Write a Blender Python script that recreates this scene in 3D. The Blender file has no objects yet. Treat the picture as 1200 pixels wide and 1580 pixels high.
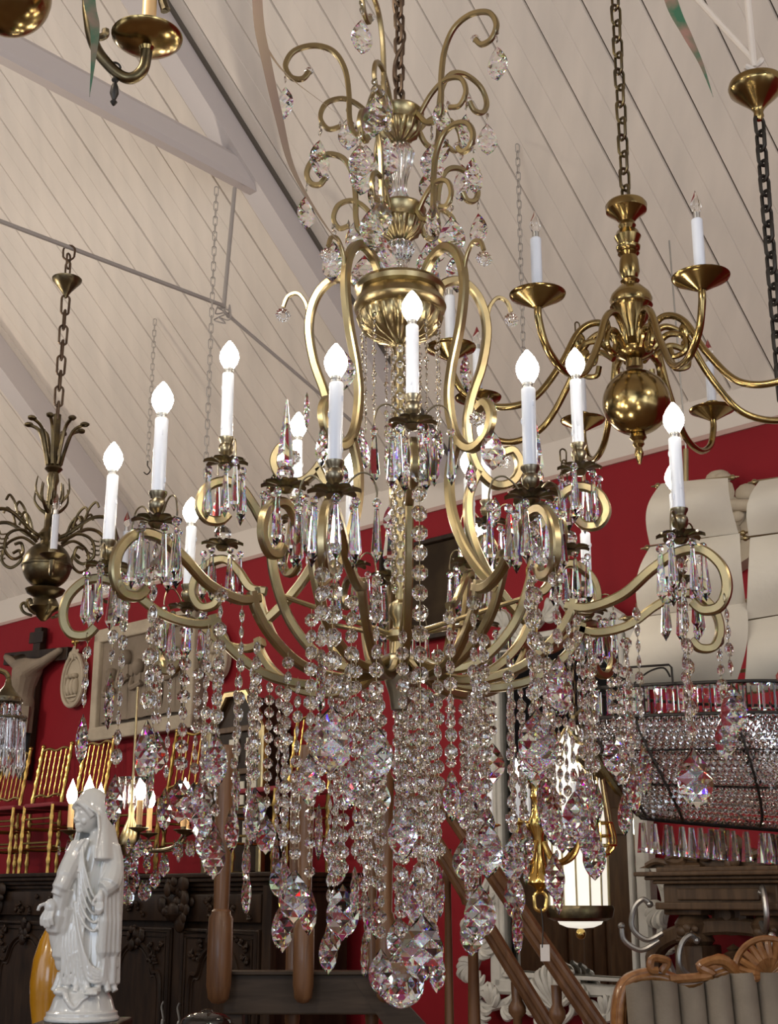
import bpy, bmesh, math, random
from mathutils import Vector, Matrix
PI = math.pi
R = math.radians
rnd = random.Random(7)
SC = bpy.context.scene
COL = SC.collection

# ------------------------------------------------------------------ camera
PITCH, FPX, W_PX, H_PX, EYE = R(15.8), 2100.0, 1200.0, 1580.0, 1.25
cd = bpy.data.cameras.new('camera'); cam = bpy.data.objects.new('camera', cd); COL.objects.link(cam)
cam.location = (0, 0, EYE); cam.rotation_euler = (PI/2 + PITCH, 0, 0)
cd.sensor_fit = 'VERTICAL'; cd.sensor_height = 36.0; cd.lens = 36.0*FPX/H_PX
cd.clip_start = 0.05; cd.clip_end = 100
SC.camera = cam
SC.view_settings.view_transform = 'Standard'; SC.view_settings.look = 'None'
SC.view_settings.gamma = 1.0; SC.view_settings.use_curve_mapping = False
SC.view_settings.exposure = 0.10
SC.cycles.max_bounces = 14; SC.cycles.transmission_bounces = 12; SC.cycles.glossy_bounces = 5
SC.cycles.diffuse_bounces = 3; SC.cycles.transparent_max_bounces = 8
SC.cycles.caustics_reflective = False; SC.cycles.caustics_refractive = False
SC.cycles.sample_clamp_indirect = 6.0
SC.cycles.use_denoising = True

def ray(px, py):
    """direction of the photo's pixel, scaled so that its depth along the view axis is 1"""
    a, b = (px - W_PX/2)/FPX, (H_PX/2 - py)/FPX
    return Vector((a, math.cos(PITCH) - b*math.sin(PITCH), math.sin(PITCH) + b*math.cos(PITCH)))
def at(px, py, Y):
    d = ray(px, py); return Vector((0, 0, EYE)) + d*(Y/d.y)
def px_size(px, py, Y):                     # metres per pixel at a place
    return Y/ray(px, py).y/FPX
TH = R(45)                                  # the long wall runs 45 degrees off the view
NV = Vector((math.sin(TH), math.cos(TH), 0)); TV = Vector((math.cos(TH), -math.sin(TH), 0))
WALL_V, EAVE_Z, RED_Z, SLOPE = 5.6, 3.65, 3.43, math.tan(R(43))
def room(u, v, z): return TV*u + NV*v + Vector((0, 0, z))
def on_wall(px, py, off=0.0):
    d = ray(px, py); s = (WALL_V - off)/d.dot(NV); return Vector((0, 0, EYE)) + d*s
def on_roof(px, py, off=0.0):
    d = ray(px, py); k = d.dot(NV)*SLOPE + d.z
    return Vector((0, 0, EYE)) + d*((EAVE_Z - off + WALL_V*SLOPE - EYE)/k)

# ------------------------------------------------------------------ world and lamps
world = bpy.data.worlds.new('world'); SC.world = world; world.use_nodes = True
def make_world():
    nt = world.node_tree; nt.nodes.clear(); N = nt.nodes.new; L = nt.links.new
    out = N('ShaderNodeOutputWorld'); bg = N('ShaderNodeBackground'); tc = N('ShaderNodeTexCoord')
    no = N('ShaderNodeTexVoronoi'); no.inputs['Scale'].default_value = 3.2
    no2 = N('ShaderNodeTexNoise'); no2.inputs['Scale'].default_value = 2.5
    rp = N('ShaderNodeValToRGB'); e = rp.color_ramp.elements
    e[0].position = 0.36; e[0].color = (0.012, 0.010, 0.010, 1)
    e[1].position = 0.74; e[1].color = (3.2, 3.3, 3.5, 1)
    m = e.new(0.54); m.color = (0.16, 0.14, 0.125, 1)
    m = e.new(0.62); m.color = (0.75, 0.74, 0.74, 1)
    mx = N('ShaderNodeMix'); mx.data_type = 'FLOAT'; mx.inputs[0].default_value = 0.5
    L(tc.outputs['Generated'], no.inputs['Vector']); L(tc.outputs['Generated'], no2.inputs['Vector'])
    sep = N('ShaderNodeSeparateColor'); L(no.outputs['Color'], sep.inputs[0])
    L(sep.outputs[0], mx.inputs[2]); L(no2.outputs['Fac'], mx.inputs[3]); L(mx.outputs[0], rp.inputs[0])
    L(rp.outputs[0], bg.inputs[0]); bg.inputs[1].default_value = WORLD_STRENGTH; L(bg.outputs[0], out.inputs[0])
WORLD_STRENGTH = 0.62
make_world()
def area(name, loc, target, sx, sy, power, color):
    ld = bpy.data.lights.new(name, 'AREA'); ld.shape = 'RECTANGLE'; ld.size = sx; ld.size_y = sy
    ld.energy = power; ld.color = color
    o = bpy.data.objects.new(name, ld); COL.objects.link(o); o.location = loc
    o.rotation_euler = (Vector(target) - Vector(loc)).to_track_quat('-Z', 'Y').to_euler()
    return o
def lamp(name, loc, power, radius, color):
    ld = bpy.data.lights.new(name, 'POINT'); ld.energy = power; ld.shadow_soft_size = radius; ld.color = color
    o = bpy.data.objects.new(name, ld); COL.objects.link(o); o.location = loc; return o
area('assumed_daylight_left', (-2.2, -4.0, 1.9), (0, 3, 2.2), 3.0, 2.0, 90, (0.72, 0.84, 1.0))  # unseen area lamp added for daylight assumed behind the camera; no window built
area('assumed_daylight_right', (3.2, -3.5, 1.5), (0, 4, 2.0), 1.4, 2.4, 45, (0.75, 0.86, 1.0))  # second added area lamp, daylight assumed from behind right; there is no door
for i, (u, v, z, p) in enumerate(((-2.0, 0.5, 3.2, 60), (-6.5, 2.2, 3.3, 75), (-9.5, 2.6, 3.2, 75), (1.5, 2.0, 3.4, 60), (-4.5, -1.5, 3.5, 60), (-3.2, 3.6, 2.3, 10))):
    lamp('added_fill_lamp', room(u, v, z), p, 0.14, (1.0, 0.87, 0.70))  # added point lamps with no fittings, put in to light the ceiling

# ------------------------------------------------------------------ mesh helpers
def spline(pts, n=6, closed=False):
    P = [Vector(p) for p in pts]; out = []; m = len(P)
    rng = range(m if closed else m-1)
    for i in rng:
        if closed: a, b, c, d = P[i-1], P[i], P[(i+1) % m], P[(i+2) % m]
        else: a, b, c, d = P[max(i-1, 0)], P[i], P[i+1], P[min(i+2, m-1)]
        for k in range(n):
            t = k/n
            out.append(0.5*((2*b) + (c-a)*t + (2*a-5*b+4*c-d)*t*t + (3*b-a-3*c+d)*t*t*t))
    if not closed: out.append(P[-1].copy())
    return out

class MB:
    def __init__(s): s.v = []; s.f = []; s.m = []; s.M = Matrix.Identity(4); s.mi = 0
    def add(s, vs, fs):
        o = len(s.v); s.v += [s.M @ Vector(v) for v in vs]
        s.f += [tuple(i+o for i in f) for f in fs]; s.m += [s.mi]*len(fs); return s
    def at(s, loc=(0, 0, 0), rz=0, rx=0, ry=0, sc=1):
        s.M = Matrix.Translation(loc) @ Matrix.Rotation(rz, 4, 'Z') @ Matrix.Rotation(ry, 4, 'Y') @ Matrix.Rotation(rx, 4, 'X') @ Matrix.Scale(sc, 4); return s
    def box(s, c, d, b=0.0):
        x, y, z = c; a, e, h = d[0]/2, d[1]/2, d[2]/2
        if b <= 0:
            vs = [(x+i*a, y+j*e, z+k*h) for i in (-1, 1) for j in (-1, 1) for k in (-1, 1)]
            return s.add(vs, [(0, 1, 3, 2), (4, 6, 7, 5), (0, 4, 5, 1), (2, 3, 7, 6), (0, 2, 6, 4), (1, 5, 7, 3)])
        b = min(b, a*.9, e*.9, h*.9); bm = bmesh.new(); bmesh.ops.create_cube(bm, size=1)
        for v in bm.verts: v.co = Vector((v.co.x*2*a, v.co.y*2*e, v.co.z*2*h))
        bmesh.ops.bevel(bm, geom=bm.edges[:], offset=b, segments=2, affect='EDGES', profile=.5)
        bm.verts.index_update(); s.add([v.co + Vector(c) for v in bm.verts], [[v.index for v in f.verts] for f in bm.faces]); bm.free(); return s
    def lathe(s, prof, n=24, c=(0, 0, 0), lobes=0, amp=0.0, cap=True, a0=0.0):
        """profile (r,z) revolved about z; lobes ripple the radius by amp (gadroons)"""
        vs = []; fs = []; k = len(prof); cx, cy, cz = c
        for p in prof:
            r, z = p[0], p[1]; am = p[2] if len(p) > 2 else amp
            for i in range(n):
                a = a0 + 2*PI*i/n; rr = r*(1 + (am*math.cos(lobes*a) if lobes else 0))
                vs.append((cx + rr*math.cos(a), cy + rr*math.sin(a), cz + z))
        for j in range(k-1):
            for i in range(n):
                i2 = (i+1) % n; fs.append((j*n+i, j*n+i2, (j+1)*n+i2, (j+1)*n+i))
        if cap:
            if prof[0][0] > 1e-5: fs.append(tuple(range(n-1, -1, -1)))
            if prof[-1][0] > 1e-5: fs.append(tuple((k-1)*n+i for i in range(n)))
        return s.add(vs, fs)
    def tube(s, pts, r, n=8, cap=True, rect=None, up=None, twist=0.0):
        """swept tube; r a number or list; rect=(w,h) gives a rectangular bar of that size"""
        P = [Vector(p) for p in pts]; k = len(P); vs = []; fs = []
        T = [(P[min(i+1, k-1)] - P[max(i-1, 0)]).normalized() for i in range(k)]
        u = Vector(up) if up is not None else (Vector((0, 0, 1)) if abs(T[0].z) < .9 else Vector((1, 0, 0)))
        u = (u - T[0]*u.dot(T[0])).normalized()
        if rect: sec = [(-.5, -.32), (-.32, -.5), (.32, -.5), (.5, -.32), (.5, .32), (.32, .5), (-.32, .5), (-.5, .32)]; n = 8
        else: sec = [(math.cos(2*PI*i/n), math.sin(2*PI*i/n)) for i in range(n)]
        for i in range(k):
            u = u - T[i]*u.dot(T[i])
            if u.length < 1e-6: u = T[i].orthogonal()
            u.normalize(); b = T[i].cross(u)
            q = r[i] if isinstance(r, (list, tuple)) else r
            for (x, y) in sec:
                if rect: vs.append(P[i] + u*(x*rect[0]*q) + b*(y*rect[1]*q))
                else: vs.append(P[i] + u*(x*q) + b*(y*q))
        for j in range(k-1):
            for i in range(n):
                i2 = (i+1) % n; fs.append((j*n+i, j*n+i2, (j+1)*n+i2, (j+1)*n+i))
        if cap: fs.append(tuple(range(n-1, -1, -1))); fs.append(tuple((k-1)*n+i for i in range(n)))
        return s.add(vs, fs)
    def ball(s, c, r, n=14, m=9):
        rx, ry, rz = r if isinstance(r, (list, tuple)) else (r, r, r)
        vs = [(c[0], c[1], c[2]-rz)]; fs = []
        for j in range(1, m):
            t = -PI/2 + PI*j/m
            for i in range(n):
                a = 2*PI*i/n; vs.append((c[0]+rx*math.cos(t)*math.cos(a), c[1]+ry*math.cos(t)*math.sin(a), c[2]+rz*math.sin(t)))
        vs.append((c[0], c[1], c[2]+rz)); last = len(vs)-1
        for i in range(n):
            i2 = (i+1) % n; fs.append((0, 1+i2, 1+i)); fs.append((last, 1+(m-2)*n+i, 1+(m-2)*n+i2))
            for j in range(m-2): fs.append((1+j*n+i, 1+j*n+i2, 1+(j+1)*n+i2, 1+(j+1)*n+i))
        return s.add(vs, fs)
    def prism(s, poly, y0, y1):
        """polygon in x,z pushed from y0 to y1"""
        n = len(poly); vs = [(x, y0, z) for x, z in poly] + [(x, y1, z) for x, z in poly]
        fs = [tuple(range(n)), tuple(range(2*n-1, n-1, -1))] + [(i, i+n, (i+1) % n+n, (i+1) % n) for i in range(n)]
        return s.add(vs, fs)
    def grid(s, fn, nu, nv, close_u=False):
        vs = [fn(i/nu, j/nv) for j in range(nv+1) for i in range(nu+1)]
        return s.add(vs, [(j*(nu+1)+i, j*(nu+1)+i+1, (j+1)*(nu+1)+i+1, (j+1)*(nu+1)+i) for j in range(nv) for i in range(nu)])
    def shell(s, fo, fi, nu, nv):
        """closed sheet between an outer and an inner surface"""
        w = nu+1; vs = [fo(i/nu, j/nv) for j in range(nv+1) for i in range(w)] + [fi(i/nu, j/nv) for j in range(nv+1) for i in range(w)]; o = w*(nv+1)
        fs = []
        for j in range(nv):
            for i in range(nu):
                a = j*w+i; fs += [(a, a+1, a+w+1, a+w), (o+a, o+a+w, o+a+w+1, o+a+1)]
            a, b = j*w, j*w+nu; fs += [(a, a+w, o+a+w, o+a), (b, o+b, o+b+w, b+w)]
        for i in range(nu):
            a, b = i, nv*w+i; fs += [(a, o+a, o+a+1, a+1), (b, b+1, o+b+1, o+b)]
        return s.add(vs, fs)
    def link(s, c, L, W, r, rz=0, n=5):
        """one oval chain link, upright"""
        pts = []
        for i in range(16):
            a = 2*PI*i/16; x = math.cos(a)*W/2; z = math.sin(a)*W/2 + math.copysign((L-W)/2, math.sin(a) if abs(math.sin(a)) > 1e-6 else 1)
            pts.append((c[0]+x*math.cos(rz), c[1]+x*math.sin(rz), c[2]+z))
        pts.append(pts[0]); return s.tube(pts, r, n, cap=False)
    def mesh(s, name, mats, smooth=True, ang=40):
        me = bpy.data.meshes.new(name); me.from_pydata([tuple(v) for v in s.v], [], s.f)
        bm = bmesh.new(); bm.from_mesh(me); bmesh.ops.remove_doubles(bm, verts=bm.verts, dist=1e-6)
        bmesh.ops.dissolve_degenerate(bm, edges=bm.edges, dist=1e-7)
        bmesh.ops.recalc_face_normals(bm, faces=bm.faces)
        if smooth:
            for f in bm.faces: f.smooth = True
            for e in bm.edges:
                if len(e.link_faces) == 2 and e.calc_face_angle(0) > R(ang): e.smooth = False
        bm.to_mesh(me); bm.free()
        if not isinstance(mats, (list, tuple)): mats = [mats]
        for m in mats: me.materials.append(m)
        if len(mats) > 1 and len(me.polygons) == len(s.m):
            for p, k in zip(me.polygons, s.m): p.material_index = k
        return me
    def build(s, name, mats, parent=None, smooth=True, ang=40, loc=None, rz=0):
        return link(name, s.mesh(name, mats, smooth, ang), parent, loc, rz)

def link(name, me, parent=None, loc=None, rz=0, rx=0, ry=0):
    o = bpy.data.objects.new(name, me); COL.objects.link(o)
    if parent is not None: o.parent = parent
    if loc is not None: o.location = loc
    if rz or rx or ry: o.rotation_euler = (rx, ry, rz)
    return o
def tag(o, label=None, cat=None, group=None, kind=None):
    if label: o['label'] = label
    if cat: o['category'] = cat
    if group: o['group'] = group
    if kind: o['kind'] = kind
    return o
def thing(name, label, cat, loc=(0, 0, 0), rz=0, group=None):
    o = bpy.data.objects.new(name, None); COL.objects.link(o); o.location = loc; o.rotation_euler = (0, 0, rz)
    o.empty_display_size = 0.05
    return tag(o, label, cat, group)
KIDS = {}
def copy_tree(o, parent=None, loc=None, rz=None):
    c = o.copy(); COL.objects.link(c)
    if parent is not None: c.parent = parent
    if loc is not None: c.location = loc
    if rz is not None: c.rotation_euler.z = rz
    for ch in list(o.children): copy_tree(ch, c)
    return c
def struct(name, mb, mat, smooth=False):
    return tag(mb.build(name, mat, None, smooth), kind='structure')

# ------------------------------------------------------------------ materials
def mat(name, base=(.8, .8, .8), rough=.5, metal=0.0, spec=.5, bump=None, vary=None, emit=None, trans=0.0, ior=1.5, coat=0.0, sss=None):
    """bump=(scale,strength), vary=(scale,colour2,low,high): noise relief and a second colour in patches"""
    m = bpy.data.materials.new(name); m.use_nodes = True; nt = m.node_tree; b = nt.nodes['Principled BSDF']
    b.inputs['Base Color'].default_value = (*base, 1); b.inputs['Roughness'].default_value = rough
    b.inputs['Metallic'].default_value = metal; b.inputs['Specular IOR Level'].default_value = spec
    b.inputs['IOR'].default_value = ior
    if trans: b.inputs['Transmission Weight'].default_value = trans
    if coat: b.inputs['Coat Weight'].default_value = coat; b.inputs['Coat Roughness'].default_value = .08
    if emit: b.inputs['Emission Color'].default_value = (*emit[0], 1); b.inputs['Emission Strength'].default_value = emit[1]
    if bump or vary:
        tc = nt.nodes.new('ShaderNodeTexCoord')
    if bump:
        n = nt.nodes.new('ShaderNodeTexNoise'); n.inputs['Scale'].default_value = bump[0]; n.inputs['Detail'].default_value = 4
        bp = nt.nodes.new('ShaderNodeBump'); bp.inputs['Strength'].default_value = bump[1]; bp.inputs['Distance'].default_value = .01
        nt.links.new(tc.outputs['Object'], n.inputs['Vector']); nt.links.new(n.outputs['Fac'], bp.inputs['Height']); nt.links.new(bp.outputs['Normal'], b.inputs['Normal'])
    if vary:
        n = nt.nodes.new('ShaderNodeTexNoise'); n.inputs['Scale'].default_value = vary[0]; n.inputs['Detail'].default_value = 5
        rp = nt.nodes.new('ShaderNodeValToRGB'); e = rp.color_ramp.elements
        e[0].position = vary[2]; e[0].color = (*base, 1); e[1].position = vary[3]; e[1].color = (*vary[1], 1)
        nt.links.new(tc.outputs['Object'], n.inputs['Vector']); nt.links.new(n.outputs['Fac'], rp.inputs['Fac']); nt.links.new(rp.outputs['Color'], b.inputs['Base Color'])
    return m
def wood(name, c1, c2, rough=.4, scale=(6, 6, .7), coat=0.0, spec=.3):
    m = mat(name, c1, rough, coat=coat, spec=spec); nt = m.node_tree; b = nt.nodes['Principled BSDF']; N = nt.nodes.new; L = nt.links.new
    tc = N('ShaderNodeTexCoord'); mp = N('ShaderNodeMapping'); mp.inputs['Scale'].default_value = scale
    n = N('ShaderNodeTexNoise'); n.inputs['Scale'].default_value = 6; n.inputs['Detail'].default_value = 6; n.inputs['Distortion'].default_value = .6
    rp = N('ShaderNodeValToRGB'); rp.color_ramp.elements[0].position = .35; rp.color_ramp.elements[1].position = .68
    rp.color_ramp.elements[0].color = (*c1, 1); rp.color_ramp.elements[1].color = (*c2, 1)
    bp = N('ShaderNodeBump'); bp.inputs['Strength'].default_value = .15; bp.inputs['Distance'].default_value = .004
    L(tc.outputs['Object'], mp.inputs[0]); L(mp.outputs[0], n.inputs['Vector']); L(n.outputs['Fac'], rp.inputs[0]); L(rp.outputs[0], b.inputs['Base Color'])
    L(n.outputs['Fac'], bp.inputs['Height']); L(bp.outputs[0], b.inputs['Normal']); return m
def crystal(name, disp=0.0, ior=1.56, tint=(1, 1, 1)):
    m = bpy.data.materials.new(name); m.use_nodes = True; nt = m.node_tree; nt.nodes.clear(); N = nt.nodes.new; L = nt.links.new
    out = N('ShaderNodeOutputMaterial')
    if not disp:
        g = N('ShaderNodeBsdfGlass'); g.inputs['IOR'].default_value = ior; g.inputs['Roughness'].default_value = 0; g.inputs['Color'].default_value = (*tint, 1)
        L(g.outputs[0], out.inputs[0]); return m
    gs = []
    for c, d in (((1, 0, 0), -disp), ((0, 1, 0), 0), ((0, 0, 1), disp)):
        g = N('ShaderNodeBsdfGlass'); g.inputs['IOR'].default_value = ior + d; g.inputs['Roughness'].default_value = 0
        g.inputs['Color'].default_value = (*[a*b for a, b in zip(c, tint)], 1); gs.append(g)
    a1, a2 = N('ShaderNodeAddShader'), N('ShaderNodeAddShader')
    L(gs[0].outputs[0], a1.inputs[0]); L(gs[1].outputs[0], a1.inputs[1]); L(a1.outputs[0], a2.inputs[0]); L(gs[2].outputs[0], a2.inputs[1])
    g = N('ShaderNodeBsdfGlass'); g.inputs['IOR'].default_value = ior; g.inputs['Roughness'].default_value = 0; g.inputs['Color'].default_value = (*tint, 1)
    mx = N('ShaderNodeMixShader'); mx.inputs[0].default_value = .16; L(g.outputs[0], mx.inputs[1]); L(a2.outputs[0], mx.inputs[2]); L(mx.outputs[0], out.inputs[0])
    return m

M = {}
M['antique_brass'] = mat('antique_brass', (.36, .285, .15), .30, 1.0, vary=(14, (.25, .20, .115), .35, .7), bump=(40, .04))
M['dark_antique_brass'] = mat('dark_antique_brass', (.20, .17, .12), .32, 1.0, vary=(20, (.30, .25, .15), .4, .7))
M['polished_brass'] = mat('polished_brass', (.32, .23, .095), .19, 1.0, vary=(9, (.20, .145, .065), .4, .75))
M['old_bronze'] = mat('old_bronze', (.10, .08, .05), .34, 1.0, vary=(15, (.22, .17, .08), .4, .75), bump=(30, .2))
M['iron'] = mat('iron', (.05, .045, .04), .5, .8)
M['rusty_chain'] = mat('rusty_chain', (.09, .055, .035), .5, .7, vary=(30, (.16, .11, .07), .4, .7))
M['steel'] = mat('steel', (.45, .44, .42), .35, .9)
M['crystal'] = crystal('crystal', 0.022, 1.54)
M['bead_crystal'] = crystal('bead_crystal', 0.0, 1.56)
M['net_crystal'] = crystal('net_crystal', 0.0, 1.75)
M['far_crystal'] = crystal('far_crystal', 0.0, 1.5)
M['candle'] = mat('candle', (.66, .69, .76), .28, spec=.5)
M['old_candle'] = mat('old_candle', (.72, .45, .20), .4)
M['bulb_lit'] = mat('bulb_lit', (1, .95, .85), .3, emit=((1.0, .90, .74), 55.0))
M['bulb_far'] = mat('bulb_far', (1, .95, .85), .3, emit=((1.0, .88, .66), 45.0))
M['clear_bulb'] = crystal('clear_bulb', 0, 1.35)
M['white_paint'] = mat('white_paint', (.72, .66, .60), .5)
# ================================================================== THE ROOM
def plank_mat():
    m = mat('white_plank_paint', (.66, .595, .53), .55); nt = m.node_tree; b = nt.nodes['Principled BSDF']; N = nt.nodes.new; L = nt.links.new
    tc = N('ShaderNodeTexCoord'); mp = N('ShaderNodeMapping'); mp.inputs['Scale'].default_value = (6, 1.0, 1)
    n = N('ShaderNodeTexNoise'); n.inputs['Scale'].default_value = 1.6; n.inputs['Detail'].default_value = 5
    rp = N('ShaderNodeValToRGB'); rp.color_ramp.elements[0].position = .3; rp.color_ramp.elements[1].position = .75
    rp.color_ramp.elements[0].color = (.70, .63, .56, 1); rp.color_ramp.elements[1].color = (.60, .545, .49, 1)
    L(tc.outputs['Object'], mp.inputs[0]); L(mp.outputs[0], n.inputs['Vector']); L(n.outputs['Fac'], rp.inputs[0]); L(rp.outputs[0], b.inputs['Base Color'])
    return m
M['plank'] = plank_mat()
M['groove_and_shadow'] = mat('plank_gap_and_shadow', (.10, .085, .07), .9)
M['beam'] = mat('beam_paint', (.53, .485, .475), .5, bump=(6, .1))
def wall_mat():
    m = mat('red_wall_paint', (.25, .011, .018), .7, spec=.2, bump=(9, .12), vary=(1.3, (.21, .009, .015), .35, .7)); return m
M['red'] = wall_mat()
M['wall_white'] = mat('white_wall_paint', (.66, .60, .54), .6)
U0, U1, RIDGE_V = -15.0, 6.0, 1.2
ridge_z = EAVE_Z + (WALL_V - RIDGE_V)*SLOPE
# floor
f = MB(); f.add([room(U0, -4, 0), room(U1, -4, 0), room(U1, WALL_V, 0), room(U0, WALL_V, 0), room(U0, -4, -.1), room(U1, -4, -.1), room(U1, WALL_V, -.1), room(U0, WALL_V, -.1)],
      [(0, 1, 2, 3), (7, 6, 5, 4), (0, 4, 5, 1), (1, 5, 6, 2), (2, 6, 7, 3), (3, 7, 4, 0)])
struct('floor', f, wood('floor_boards', (.16, .09, .05), (.24, .14, .08), .35))
# long wall: red up to the paint line, white above
def slab(mb, u0, u1, v0, v1, z0, z1):
    vs = [room(u, v, z) for u in (u0, u1) for v in (v0, v1) for z in (z0, z1)]
    mb.add(vs, [(0, 1, 3, 2), (4, 6, 7, 5), (0, 4, 5, 1), (2, 3, 7, 6), (0, 2, 6, 4), (1, 5, 7, 3)]); return mb
struct('wall_back', slab(MB(), U0, U1, WALL_V, WALL_V+.2, 0, RED_Z), M['red'])
struct('wall_back_upper', slab(MB(), U0, U1, WALL_V+.012, WALL_V+.2, RED_Z, EAVE_Z+.35), M['wall_white'])
struct('trim_1', slab(MB(), U0, U1, WALL_V-.012, WALL_V+.02, RED_Z-.012, RED_Z+.012), mat('wall_lip', (.45, .30, .26), .5))
# boarded roof: each board a strip of one mesh, with a dark gap behind
rm = MB(); rm.mi = 0
u = U0; k = 0; WB = .245
SL = Vector((0, 0, 1))
NR = (NV*SLOPE + Vector((0, 0, 1))).normalized()            # roof normal (outwards)
def roofpt(u, v, h): return room(u, v, EAVE_Z + (WALL_V - v)*SLOPE) + NR*h
while u < U1:
    g = rnd.choice((.0025, .003, .004, .006)) ; lift = rnd.uniform(0, .004)
    a, b = u + g/2, u + WB - g/2
    pts = [(a, .010), (a + .004, lift), (b - .004, lift), (b, .010)]
    mid = (a+b)/2
    pts = [(a, .012), (a+.004, lift), (mid-.003, lift), (mid, lift+.003), (mid+.003, lift), (b-.004, lift), (b, .012)]
    vs = [roofpt(x, v, h) for v in (WALL_V + .05, RIDGE_V) for x, h in pts]
    n = len(pts); rm.add(vs, [(i, i+1, n+i+1, n+i) for i in range(n-1)]); u += WB
struct('ceiling', rm, M['plank'])
struct('ceiling_backing', MB().add([roofpt(U0, WALL_V+.3, .014), roofpt(U1, WALL_V+.3, .014), roofpt(U1, RIDGE_V, .014), roofpt(U0, RIDGE_V, .014), roofpt(U0, WALL_V+.3, .1), roofpt(U1, WALL_V+.3, .1), roofpt(U1, RIDGE_V, .1), roofpt(U0, RIDGE_V, .1)],
      [(0, 1, 2, 3), (7, 6, 5, 4), (0, 4, 5, 1), (1, 5, 6, 2), (2, 6, 7, 3), (3, 7, 4, 0)]), M['groove_and_shadow'])
# the far slope beyond the ridge, over the viewer
def far(u, v, h): return room(u, v, ridge_z - (RIDGE_V - v)*SLOPE + h)
struct('ceiling_far_slope', MB().add([far(U0, RIDGE_V, 0), far(U1, RIDGE_V, 0), far(U1, -2.2, 0), far(U0, -2.2, 0), far(U0, RIDGE_V, .1), far(U1, RIDGE_V, .1), far(U1, -2.2, .1), far(U0, -2.2, .1)],
      [(0, 1, 2, 3), (7, 6, 5, 4), (0, 4, 5, 1), (1, 5, 6, 2), (2, 6, 7, 3), (3, 7, 4, 0)]), M['wall_white'])
# rafters: bars lying under the boards, running down the slope
def rafter(name, u, w, d):
    mb = MB(); vs = [roofpt(x, v, h) for x in (u-w/2, u+w/2) for v in (WALL_V, RIDGE_V) for h in (-d, -.002)]
    mb.add(vs, [(0, 1, 3, 2), (4, 6, 7, 5), (0, 4, 5, 1), (2, 3, 7, 6), (0, 2, 6, 4), (1, 5, 7, 3)])
    return tag(mb.build(name, M['beam'], None, False), kind='structure')
def u_of(px, py): return on_roof(px, py, .08).dot(TV)
UR1, UR2 = u_of(338, 180), u_of(18, 575)
rafter('beam_1', UR1, .13, .15); rafter('beam_2', UR2, .16, .16)
def on_u(px, py, u):
    d = ray(px, py); return Vector((0, 0, EYE)) + d*(u/d.dot(TV))
def bar(name, a, b, w, h, m, kind='structure', r=None):
    mb = MB(); mb.tube([a, b], 1, rect=(w, h), up=(0, 0, 1)); return tag(mb.build(name, m, None, False), kind=kind)
struct('shadow_strip', (lambda mb: mb.add([roofpt(x, v, h) for x in (UR1+.066, UR1+.082) for v in (WALL_V, RIDGE_V) for h in (-.022, -.001)], [(0, 1, 3, 2), (4, 6, 7, 5), (0, 4, 5, 1), (2, 3, 7, 6), (0, 2, 6, 4), (1, 5, 7, 3)]))(MB()), M['groove_and_shadow'])  # dark strip standing in for the shadow line along the rafter's right side
ca, cb = on_u(-60, 36, UR1), on_u(436, 302, UR1)
bar('beam_3', ca, cb, .155, .09, M['beam'])
PLUM = on_u(345, 472, UR1)
def rod(name, label, pts, r, m=None):
    mb = MB(); mb.tube(pts, r, 8)
    return tag(mb.build(name, m or M['rod'], None), label, 'rod')
M['rod'] = mat('rod_paint', (.34, .31, .29), .45)
rod('tie_rod', 'long grey tie rod the dark bronze chandelier hangs from', [on_u(-40, 326, UR1), PLUM], .011)
rod('hanger_rod', 'short grey rod dropping from the white roof brace to the tie rod', [on_u(362, 290, UR1), PLUM + Vector((0, 0, -.01))], .011)
rod('tie_rod', 'thin grey tie rod sloping down behind the front chandelier candle arms', [PLUM + Vector((0, 0, -.03)), on_u(455, 575, UR1), on_u(560, 665, UR1)], .009)
# knot of wire where the rods meet
kn = MB(); rk = random.Random(3)
kn.tube(spline([PLUM + Vector((rk.uniform(-.05, .05), rk.uniform(-.03, .03), rk.uniform(-.1, .01))) for i in range(14)], 4), .004, 5)
tag(kn.build('wire_tangle', M['rod']), 'small tangle of grey wire wound round the joint of two tie rods', 'wire')
# thin pale hook chains hanging under the boards
def thin_chain(top, n, L, label, r=.0028, W=.020, m=None, hook=True):
    t = thing('hook_chain', label, 'chain', top)
    mb = MB()
    for i in range(n): mb.link((0, 0, -L*.5 - i*L*.80), L, W, r, rz=PI/2*(i % 2)+.3, n=4)
    mb.build('links', m or M['pale_chain'], t)
    if hook:
        z = -n*L*.80
        h = MB(); h.tube(spline([(0, 0, z), (0, 0, z-.03), (.018, 0, z-.06), (0, 0, z-.085), (-.02, 0, z-.07)], 4), .004, 5); h.build('hook', M['iron'], t)
    return t
M['pale_chain'] = mat('pale_chain', (.40, .37, .34), .5, .3)
thin_chain(on_u(334, 288, UR1 + .12), 40, .052, 'pale thin chain with a hook hanging beside the grey hanger rod')
thin_chain(on_roof(239, 492, .03), 25, .046, 'pale thin chain hanging from the boards over the leftmost tall candles')
thin_chain(on_roof(798, 222, .03), 30, .046, 'pale thin chain hanging from the boards left of the brass ball chandelier')
# ================================================================== THE CRYSTAL CHANDELIER
D = 2.8
C0 = at(618, 1000, D); CZ = 1.42
CH = thing('crystal_chandelier', 'large antique brass crystal chandelier with lit candle arms hanging in the middle', 'chandelier', (C0.x, D, CZ + EYE - 1.6))
H = lambda z: z - CZ                       # world height -> height above the chandelier's base

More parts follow.
